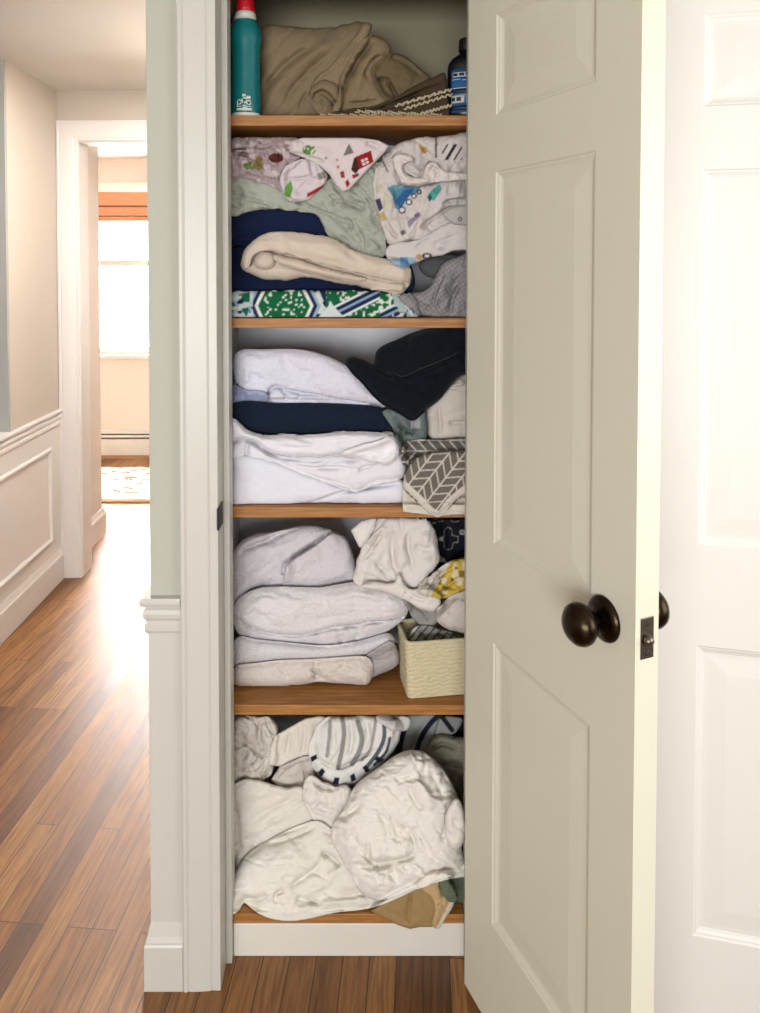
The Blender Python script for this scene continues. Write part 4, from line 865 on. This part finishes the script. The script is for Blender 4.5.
it('upper_fold', None, None, [(240, 618), (234, 612), (237, 603), (247, 594), (260, 589), (280, 587.5), (305, 588), (322, 588), (345, 584), (362, 582), (380, 587), (398, 594), (407, 600), (408, 608), (404, 615), (390, 619), (372, 620), (352, 623), (335, 625), (320, 630), (304, 633), (285, 633), (264, 630), (250, 625)], 1.668, (234, 230, 232), parent=bpy.data.objects['plump_white_towel'], T=.034, R=17, Tb=.01, shelf=4, mat='terry', wr=(.0035, 18, 0, 2), cr=[('v', [(308, 590), (322, 598), (328, 610)], .007, 4), ('v', [(250, 608), (258, 616), (272, 622)], .005, 5), ('v', [(350, 600), (372, 604), (392, 603)], .004, 6)])
it('white_bath_towel', 'flat white bath towel, third down the fourth shelf stack', 'towel',
   [(233, 656), (234, 643), (240, 637), (256, 640), (285, 643), (318, 646), (340, 645), (366, 640), (388, 634), (394, 640), (388, 648), (370, 655), (345, 659), (320, 661), (290, 661), (265, 663), (245, 666), (235, 665)],
   1.678, (228, 225, 228), T=.032, R=12, Tb=.13, kb=1.2, shelf=4, mat='terry', wr=(.002, 16, 0, 2))
it('rolled_grey_towel', 'grey rounded towel end poking out beside the lowest towel', 'towel', [(362, 683), (364, 660), (376, 650), (390, 642), (397, 650), (398, 662), (392, 668), (380, 673), (370, 678)], 1.690, (186, 180, 182), T=.028, R=12, Tb=.1, kb=1.2, shelf=4, mat='terry', cr=[('v', [(370, 662), (384, 660), (395, 655)], .004, 3)])
it('pinkish_towel', 'pinkish cream towel at the bottom of the stack on the bare shelf', 'towel',
   [(235, 684), (234, 672), (238, 666), (255, 664), (280, 661), (310, 660), (340, 658), (364, 657), (371, 662), (371.5, 676), (366, 684), (350, 683), (332, 682), (318, 681), (300, 684), (275, 686), (250, 686)],
   1.668, (228, 218, 210), T=.030, R=10, Tb=.13, kb=1.3, shelf=4, mat='terry', wr=[(.003, 12, 20, 1.5)], cr=[('v', [(312, 680), (318, 674), (310, 668)], .008, 3), ('v', [(275, 666), (284, 672), (290, 680)], .004, 3), ('v', [(340, 664), (350, 672)], .003, 3)])
def squig(px, py): return np.abs(noise2(px / 7, py / 7, 44)) < .07
it('black_print_fabric', 'black fabric with white squiggles in the upper right of the fourth shelf', 'fabric', [(424, 545), (428, 519), (445, 518.5), (466, 518.5), (466, 580), (450, 575), (436, 565)], 1.735, (30, 32, 40), T=.02, R=9, Tb=.03, shelf=4, wr=(.004, 12, 60, 2), step=1.0, paint=[(lambda px, py: squig(px, py) & (px > 432), (176, 172, 164))], cr=[('v', [(440, 520), (446, 540), (440, 560)], .01, 3)])
FIT = (228, 223, 218)
it('grey_cotton_sheet', 'grey cotton fold hanging behind the gathered white sheet', 'sheet', [(404, 596), (420, 592), (440, 594), (454, 594), (450, 606), (440, 618), (432, 626), (422, 625), (412, 614)], 1.668, (160, 156, 152), T=.016, R=9, Tb=.06, drape=True, shelf=4, cr=[('v', [(412, 604), (424, 612), (430, 622)], .006, 2.5), ('s', [(424, 610), (436, 606), (446, 600)], .006, 6)])
it('fitted_sheet', 'white fitted sheet with a gathered edge bunched over the towel stack', 'sheet',
   [(352, 530), (362, 522), (376, 518.5), (400, 518.5), (424, 518.5), (432, 526), (436, 540), (439, 556), (436, 566), (428, 576), (426, 586), (436, 594), (439, 602), (434, 610), (424, 608), (412, 602), (400, 596), (388, 591), (372, 589), (360, 586), (354, 578), (357, 564), (362, 548), (358, 540)],
   1.655, FIT, T=.018, R=6, Tb=.05, shelf=4, mat='smooth', wr=[(.003, 9, 100, 2.5)], step=1.15,
   cr=[('t', [(361, 545), (370, 536), (380, 526), (384, 519)], .008, 8), ('v', [(384, 528), (378, 540), (370, 552), (362, 562)], .006, 2.6), ('v', [(366, 544), (372, 547), (376, 543)], .004, 1.6, 1), ('v', [(370, 551), (375, 553)], .004, 1.4, 1), ('v', [(376, 536), (381, 537)], .004, 1.4, 1), ('v', [(394, 530), (392, 548), (394, 566), (398, 580)], .008, 3.5), ('r', [(400, 530), (402, 550), (405, 570)], .007, 5), ('v', [(408, 530), (408, 548), (412, 562), (414, 572)], .007, 3),
       ('r', [(424, 530), (430, 548), (424, 562)], .010, 6), ('v', [(414, 545), (424, 549), (434, 548)], .006, 3), ('s', [(436, 570), (424, 586), (412, 590), (402, 580), (398, 574)], .012, 8), ('v', [(400, 576), (404, 588), (414, 592), (424, 590)], .010, 2.4), ('v', [(372, 558), (386, 574), (398, 588)], .006, 3), ('s', [(360, 572), (378, 578), (394, 588)], .005, 8), ('v', [(362, 580), (376, 582), (392, 590)], .005, 2)])
it('corner_flap', None, None, [(352, 530), (362, 521.5), (376, 518.5), (374, 528), (367, 540), (360, 547)], 1.628, (234, 230, 226), parent=bpy.data.objects['fitted_sheet'], T=.007, R=4, Tb=.006, shelf=4, straight=True, wr=(.002, 10, 120, 2))
it('gathered_hem', None, None, [(399, 575), (404, 585), (412, 590), (422, 588), (430, 590), (438, 596), (440, 603), (434, 611), (424, 609), (412, 603), (400, 597), (384, 591), (372, 589), (362, 586), (374, 583), (388, 584), (396, 582)], 1.624, (230, 225, 220), parent=bpy.data.objects['fitted_sheet'], T=.012, R=5, Tb=.008, shelf=4, wr=(.002, 9, 30, 2), cr=[('v', [(404, 590), (414, 597), (428, 601)], .006, 2.2)])
it('yellow_cloth', 'yellow patterned cloth crumpled above the cream basket', 'cloth', [(418, 592), (422, 583), (434, 574), (442, 566), (454, 561), (466, 561), (466, 592), (452, 597), (440, 598), (428, 595)], 1.640, (210, 182, 82), T=.022, R=8, Tb=.05, drape=True, shelf=4, step=.9, wr=[(.006, 7, 40, 1.5)],
   paint=[(lambda px, py: noise2(px / 5, py / 4, 3) > .1, (224, 214, 178)), (lambda px, py: noise2(px / 4, py / 4, 17) > .38, (152, 118, 44)), (lambda px, py: (px + py * .6 < 788), (220, 214, 204))], cr=[('v', [(430, 590), (440, 576), (456, 566)], .010, 2.4), ('s', [(420, 588), (432, 578), (444, 570)], .006, 5), ('v', [(440, 594), (450, 584), (464, 576)], .008, 2.4)])
it('white_knit', 'white knitted cloth draped into the right of the cream basket', 'cloth', [(437, 620), (438, 611), (446, 602), (456, 595), (466, 590), (466, 632), (452, 630), (444, 626)], 1.668, (214, 206, 198), T=.024, R=10, Tb=.06, shelf=4, mat='waffle', cr=[('v', [(444, 612), (450, 604), (460, 598)], .008, 2.4), ('v', [(446, 610), (449, 607)], .006, 2, 1)])

# basket: tapered woven walls with thickness, rope rim, floor
bx_, by_ = at(408, 700, 1.614)
bk_ = empty('storage_basket', (float(bx_), 1.614, SHZ[4] + .001), math.radians(8)); tag(bk_, 'cream woven basket at the front right of the fourth shelf', 'basket')
BW, BD, BH = .208, .10, .124
def basket_ring(z, off):
    t = z / BH; e = .006 * t + off; rr = .012; pts = []
    for cx, cy, a0 in ((BW + e - rr, -e + rr, -PI / 2), (BW + e - rr, BD + e - rr, 0), (-e + rr, BD + e - rr, PI / 2), (-e + rr, -e + rr, PI)):
        for k in range(5): pts.append((cx + rr * math.cos(a0 + k * PI / 8), cy + rr * math.sin(a0 + k * PI / 8)))
    out_ = []
    for i, p in enumerate(pts):
        q = pts[(i + 1) % len(pts)]; l = math.hypot(q[0] - p[0], q[1] - p[1]); m = max(1, int(l / .005))
        for k in range(m): out_.append((p[0] + (q[0] - p[0]) * k / m, p[1] + (q[1] - p[1]) * k / m))
    return out_
bm = bmesh.new(); rows = []
NR = 52
for k in range(NR + 1):
    z = BH * k / NR; ring = basket_ring(z, 0); row = []
    for i, (x, y) in enumerate(ring):
        wv = .0011 * math.sin(k * PI / 2.0) * (1 if (i // 3) % 2 else -1) + .0006 * math.cos(k * PI / 2)
        nxt = ring[(i + 1) % len(ring)]; dx, dy = nxt[0] - x, nxt[1] - y; l = math.hypot(dx, dy) or 1
        row.append(bm.verts.new((x + dy / l * wv, y - dx / l * wv, z)))
    rows.append(row)
n0 = len(rows[0])
for k in range(NR, -1, -13): rows.append([bm.verts.new((x, y, max(BH * k / NR, .004))) for x, y in basket_ring(BH * k / NR, -.007)[:n0]])
ns = [len(r_) for r_ in rows]; mmin = min(ns)
for a, b in zip(rows, rows[1:]):
    for i in range(mmin): bm.faces.new((a[i], a[(i + 1) % mmin], b[(i + 1) % mmin], b[i]))
bm.faces.new(rows[-1][:mmin]); bm.faces.new(list(reversed(rows[0][:mmin])))
link('basket_body', bm, M['basket'], bk_, True)
bm = bmesh.new(); rp = basket_ring(BH, -.003); tube(bm, [(x, y, BH + .001) for x, y in rp] + [(rp[0][0], rp[0][1], BH + .001)], .0048, 8)
link('basket_rim', bm, M['basket'], bk_, True)
GS = (150, 150, 146)
it('striped_cloth', 'grey striped cloth stuffed into the cream basket', 'cloth', [(409, 644), (411, 634), (416, 628), (428, 627), (440, 630), (452, 634), (458, 640), (456, 648), (440, 649), (420, 648)], 1.676, GS, T=.012, R=8, Tb=.02, shelf=None, step=.9, front_min=1.655,
   paint=[(lambda px, py: ((px * .8 + py * .7) % 6.5) < 1.6, (70, 70, 72)), (lambda px, py: (px < 418) & (((px * .8 + py * .7) % 6.5) > 3), (206, 208, 196))], cr=[('v', [(418, 629), (424, 638), (432, 648)], .006, 2.2), ('v', [(436, 632), (444, 640), (448, 648)], .006, 2.2)])

# ================================================================== BOTTOM SHELF
CRM = (220, 214, 204)
it('dark_garment', 'black garment deep in the right of the lowest shelf', 'garment', [(420, 760), (424, 735), (436, 717), (466, 716), (466, 790), (445, 780)], 1.76, (24, 26, 32), T=.02, R=10, Tb=.12, shelf=5, wr=(.005, 12, 40, 2))
it('navy_striped_towel', 'grey towel with navy stripes behind the striped bundle', 'towel', [(384, 757), (388, 740), (396, 727), (404, 717), (420, 716), (442, 716), (438, 728), (432, 744), (428, 758), (410, 766), (396, 766)], 1.735, (162, 164, 160), T=.018, R=9, Tb=.08, drape=True, shelf=5, step=.9, wr=(.002, 12, 120, 2),
   paint=[(edge_band([(441, 713), (430, 724), (421, 738), (415, 756)], 2.6), (34, 38, 54)), (edge_band([(405, 725), (401, 738), (398, 756)], 3.4), (40, 48, 66)), (edge_band([(399, 728), (396, 742), (392, 758)], 1.6), (84, 96, 112))])
it('patterned_sock', 'black and white patterned cloth scrap near the top right of the lowest shelf', 'cloth', [(436, 735), (440, 720), (448, 717), (462, 718), (458, 728), (448, 736)], 1.72, (150, 150, 148), T=.012, R=6, Tb=.04, drape=True, shelf=5, step=.9, paint=[(edge_band([(440, 714), (446, 722), (452, 730)], 2.4), (30, 32, 40))])
it('wool_throw', 'greyish green wool throw humped at the far right of the lowest shelf', 'throw', [(424, 756), (430, 742), (440, 735), (452, 737), (466, 746), (466, 850), (456, 840), (450, 800), (436, 778)], 1.715, (150, 146, 126), T=.03, R=13, Tb=.10, shelf=5, mat='terry', wr=(.004, 11, 60, 2), cr=[('v', [(430, 750), (444, 744), (460, 752)], .008, 3), ('v', [(440, 766), (456, 764), (466, 770)], .007, 4)])
it('ruffled_sheet', 'cream ruffled sheet bunched at the upper left of the lowest shelf', 'sheet', [(229, 784), (231, 750), (233, 722), (240, 716), (258, 716), (270, 717), (278, 730), (276, 750), (272, 772), (262, 780), (252, 783), (243, 778)], 1.672, CRM, T=.03, R=11, Tb=.10, shelf=5, wr=[(.007, 10, 70, 2), (.003, 5, 40, 1.5)],
   cr=[('v', [(266, 716), (270, 730), (276, 736)], .010, 3), ('v', [(262, 718), (258, 738), (264, 750)], .008, 3), ('s', [(236, 768), (246, 772), (258, 770), (268, 755)], .010, 6), ('v', [(260, 768), (264, 776), (270, 768)], .010, 2.4), ('v', [(240, 730), (246, 750), (240, 764)], .008, 3.5), ('v', [(250, 745), (256, 756), (250, 766)], .007, 2.6)])
it('pleated_pillowcase', 'cream pleated pillowcase hanging beside the striped bundle', 'pillowcase', [(270, 764), (272, 748), (276, 736), (290, 728), (306, 719), (320, 716.5), (328, 718), (326, 734), (323, 750), (312, 756), (296, 759), (282, 766)], 1.655, (232, 225, 214), T=.016, R=7, Tb=.04, drape=True, straight=True, shelf=5, wr=(.002, 9, 95, 3),
   cr=[('v', [(290, 732), (288, 745), (286, 760)], .004, 2.5), ('v', [(305, 724), (304, 740), (302, 756)], .004, 2.5), ('r', [(297, 726), (296, 742), (294, 758)], .003, 3), ('v', [(316, 720), (314, 736), (312, 754)], .003, 2.5)])
it('folded_linen', 'small cream folded linen corner below the pleated pillowcase', 'linen', [(272, 780), (280, 768), (292, 762), (304, 757), (312, 757), (316, 766), (313, 778), (306, 788), (292, 788), (278, 786)], 1.662, (212, 204, 194), T=.014, R=7, Tb=.05, drape=True, straight=True, shelf=5, wr=(.002, 10, 40, 2), cr=[('s', [(276, 780), (290, 768), (302, 760)], .006, 6), ('v', [(300, 760), (305, 772), (306, 786)], .007, 2), ('v', [(283, 787), (298, 787)], .004, 2)])
STR = [(edge_band([(342, 716), (344, 732), (342, 750), (338, 768)], 2.2), (150, 148, 146)), (edge_band([(358, 722), (362, 738), (359, 752), (352, 764)], 2.4), (150, 150, 148)), (edge_band([(384, 722), (384, 738), (378, 752), (366, 768)], 2.0), (92, 98, 108)), (edge_band([(376, 718), (374, 732), (370, 750), (362, 760)], 1.6), (168, 166, 164)),
       (edge_band([(390, 738), (386, 752), (374, 765)], 1.4), (70, 78, 92)), (edge_band([(330, 722), (329, 740), (327, 756)], 1.8), (164, 162, 160)),
       (lambda px, py: (near(px, py, spline([(312, 752), (318, 768), (332, 780), (350, 779), (366, 769), (386, 754)], False, 2), False)[0] < 3.4) & (np.sin(np.arctan2(py - 740, px - 345) * 15) > .55), (34, 38, 58))]
it('striped_bundle', 'white bundled towel with grey stripes and a dashed navy hem', 'towel', [(309, 752), (313, 738), (320, 724), (328, 717.5), (350, 716), (378, 716), (394, 718), (400, 728), (397, 742), (390, 754), (378, 766), (362, 778), (346, 786), (332, 785), (318, 775)], 1.660, (234, 232, 227), T=.034, R=15, Tb=.08, shelf=5, step=.85, wr=(.003, 11, 100, 2.5), paint=STR,
   cr=[('v', [(313, 754), (322, 762), (340, 768), (360, 758), (380, 748)], .008, 2.4), ('v', [(350, 720), (352, 740), (348, 758)], .006, 3), ('v', [(366, 720), (368, 738), (362, 752)], .006, 3), ('s', [(383, 717), (389, 728), (388, 744), (376, 760)], .006, 6), ('v', [(332, 722), (334, 742), (330, 758)], .005, 3)])
it('white_cloth_fold', 'small white cloth fold under the shelf edge above the navy striped towel', 'cloth', [(377, 717), (392, 716), (408, 718), (410, 724), (404, 730), (392, 730), (384, 725)], 1.648, (214, 212, 210), T=.012, R=6, Tb=.03, drape=True, shelf=5)
WHT = (236, 232, 222)
it('flat_white_sheet', 'smooth white sheet at the left beneath the ruffled sheet', 'sheet', [(229, 800), (232, 786), (246, 780), (262, 782), (282, 788), (302, 788), (318, 792), (326, 806), (320, 822), (300, 832), (280, 842), (262, 852), (246, 862), (238, 876), (229, 884)], 1.640, (232, 227, 216), T=.014, R=6, Tb=.10, shelf=5, mat='smooth', wr=[(.004, 20, -30, 2.5), (.002, 9, 10, 2)], cr=[('v', [(236, 800), (238, 830), (240, 858)], .005, 3), ('t', [(232, 880), (236, 860), (238, 846)], .006, 6)])
it('white_pillow_lobe', 'plump white pillowcase below the dashed navy hem', 'pillowcase', [(304, 784), (312, 776), (322, 782), (334, 787), (346, 786), (352, 796), (350, 812), (342, 826), (332, 834), (320, 828), (310, 814), (304, 800)], 1.628, (234, 229, 220), T=.018, R=8, Tb=.06, shelf=5, mat='smooth', wr=[(.004, 11, 30, 2), (.002, 5, 80, 2)], cr=[('v', [(312, 782), (322, 788), (336, 790)], .008, 2.4), ('s', [(312, 812), (322, 804), (334, 806)], .004, 7)])
it('khaki_bag', 'khaki canvas bag hanging over the edge of the lowest shelf', 'bag', [(372, 911), (384, 903), (400, 893), (418, 884), (432, 878), (437, 890), (440, 905), (438, 920), (432, 926), (420, 926), (410, 928), (398, 924), (384, 917)], 1.549, (164, 136, 92), T=.012, R=6, Tb=.008, drape=True, straight=True, shelf=5, over=True, wr=(.002, 14, 30, 2), step=1.0, cr=[('v', [(412, 890), (409, 905), (408, 926)], .004, 2), ('v', [(380, 908), (398, 916), (408, 926)], .002, 3)])
it('tan_cloth', 'light tan and white cloth folded against the khaki bag', 'cloth', [(420, 886), (430, 878), (440, 876), (446, 882), (452, 893), (453, 904), (446, 916), (438, 928), (433, 924), (436, 908), (432, 896)], 1.541, (196, 166, 122), T=.014, R=6, Tb=.008, drape=True, shelf=5, over=True, step=.9, wr=(.003, 9, 60, 2), cr=[('v', [(424, 886), (432, 892), (430, 900)], .008, 2), ('v', [(440, 880), (442, 894), (436, 906)], .008, 2.2), ('v', [(426, 882), (436, 884), (444, 890)], .008, 2.2)], paint=[(lambda px, py: (px + .55 * (py - 905) > 448.5), (218, 206, 186))])
it('green_cloth', 'dull green cloth at the right end of the lowest shelf', 'cloth', [(440, 884), (446, 874), (456, 868), (466, 866), (466, 902), (454, 902), (446, 898)], 1.585, (104, 114, 94), T=.018, R=8, Tb=.08, kb=1.3, shelf=5, mat='waffle', wr=(.002, 10, 60, 2))
it('white_duvet', 'large crumpled white duvet spilling over the front of the lowest shelf', 'duvet',
   [(226, 908), (228, 893), (233, 880), (240, 866), (248, 855), (262, 845), (282, 834), (300, 826), (318, 822), (334, 832), (350, 842), (400, 850), (450, 850), (466, 858), (466, 872), (450, 878), (436, 882), (418, 888), (396, 898), (378, 905), (360, 909), (340, 911), (325, 914), (308, 918), (290, 920), (272, 918), (258, 912), (248, 904), (243, 902), (238, 910), (231, 914)],
   1.568, WHT, T=.030, R=16, Tb=.16, kb=1.0, lean=.0007, shelf=5, over=True, mat='quilt', front_min=1.475, wr=[(.005, 22, -25, 2.5), (.002, 8, 20, 2)],
   cr=[('s', [(240, 862), (258, 848), (276, 834), (295, 828), (312, 824)], .008, 12), ('v', [(262, 846), (285, 840), (305, 832), (318, 826)], .007, 3), ('v', [(285, 890), (300, 880), (316, 868), (326, 856)], .006, 4), ('v', [(295, 896), (310, 902), (325, 906)], .007, 3.5), ('v', [(276, 905), (276, 895), (286, 890)], .006, 3), ('r', [(250, 880), (280, 866), (310, 850)], .008, 14), ('v', [(320, 852), (332, 858), (340, 868)], .009, 3.5),
       ('v', [(330, 900), (360, 894), (390, 884), (420, 876)], .006, 4), ('v', [(240, 896), (256, 900), (268, 894)], .006, 3), ('r', [(340, 888), (370, 880), (410, 868)], .007, 9), ('v', [(430, 868), (440, 874), (446, 870)], .006, 3)])
it('quilted_comforter', 'big puffy white quilted comforter mound on the right of the lowest shelf', 'comforter',
   [(332, 838), (334, 824), (344, 810), (350, 796), (358, 784), (368, 776), (382, 766), (396, 756), (410, 751), (424, 753), (438, 764), (448, 778), (456, 794), (461, 812), (463, 832), (461, 848), (464, 862), (462, 871), (450, 876), (438, 879), (426, 886), (410, 890), (394, 896), (376, 899), (362, 892), (354, 878), (344, 862)],
   1.562, (240, 236, 227), T=.050, R=30, Tb=.10, kb=1.0, lean=.0004, shelf=5, over=True, mat='quilt', front_min=1.475, wr=[(.005, 14, 60, 1.6), (.002, 6, 20, 1.6)],
   cr=[('v', [(372, 848), (366, 852), (372, 862), (392, 862), (412, 856), (416, 844)], .010, 3.5), ('v', [(368, 842), (369, 858)], .006, 2.5), ('v', [(402, 822), (412, 836), (416, 852)], .008, 3.5), ('v', [(338, 820), (352, 812), (362, 800)], .006, 4), ('r', [(414, 776), (424, 792), (432, 812)], .008, 6), ('v', [(408, 784), (414, 800), (424, 812)], .005, 3),
       ('v', [(446, 800), (448, 820), (440, 844)], .008, 3), ('v', [(350, 862), (372, 868), (400, 864)], .006, 3), ('v', [(430, 770), (438, 786), (444, 800)], .005, 3)])

it('hanging_fold', None, None, [(446, 818), (450, 806), (457, 799), (463, 812), (464.5, 834), (460, 846), (452, 848), (447, 838)], 1.53, (236, 231, 221), parent=bpy.data.objects['quilted_comforter'], T=.014, R=7, Tb=.01, shelf=5, over=True, mat='quilt', front_min=1.47, wr=(.003, 8, 60, 2))
# ------------------------------------------------------------------ light
def area(name, loc, rot, sx_, sy_, power, col_):
    l = bpy.data.lights.new(name, 'AREA'); l.shape = 'RECTANGLE'; l.size = sx_; l.size_y = sy_; l.energy = power; l.color = col_
    o = bpy.data.objects.new(name, l); COL.objects.link(o); o.location = loc; o.rotation_euler = rot
    return o
area('daylight_right_window', (1.96, .05, 1.42), (0, math.radians(90), 0), 1.3, 1.85, 17, (1, .985, .96))
area('daylight_far_window', (-1.8, FY + .09, 1.42), (math.radians(-90), 0, 0), 1.45, 1.2, 165, (1, .97, .94))
area('back_fill_light', (-.8, -2.55, 1.22), (math.radians(90), 0, 0), 2.5, 1.02, 66, (.97, .985, 1))  # added fill from behind the viewer, set low to spare the top shelf
area('hall_fill_light', (-.62, 2.75, CZ - .02), (0, 0, 0), .25, .25, 16, (1, .98, .95))  # added fill for the dim hall, tucked unseen behind the closet corner
w = bpy.data.worlds.new('World'); SC.world = w; w.use_nodes = True
bg = w.node_tree.nodes['Background']; bg.inputs['Color'].default_value = (.95, .985, 1.0, 1); bg.inputs['Strength'].default_value = .8

# ------------------------------------------------------------------ camera
cam = bpy.data.cameras.new('Camera'); co = bpy.data.objects.new('Camera', cam); COL.objects.link(co)
co.location = (0, 0, EYE); co.rotation_euler = (PI / 2 - TILT, 0, 0)
cam.sensor_fit = 'VERTICAL'; cam.sensor_height = 36; cam.lens = 36 * F / 1013
cam.shift_x = (380 - PX) / 1013; cam.shift_y = -(506.5 - PY) / 1013
cam.clip_start = .02
SC.camera = co
SC.view_settings.view_transform = 'Standard'; SC.view_settings.look = 'None'; SC.view_settings.gamma = 1; SC.view_settings.use_curve_mapping = False
SC.view_settings.exposure = .92
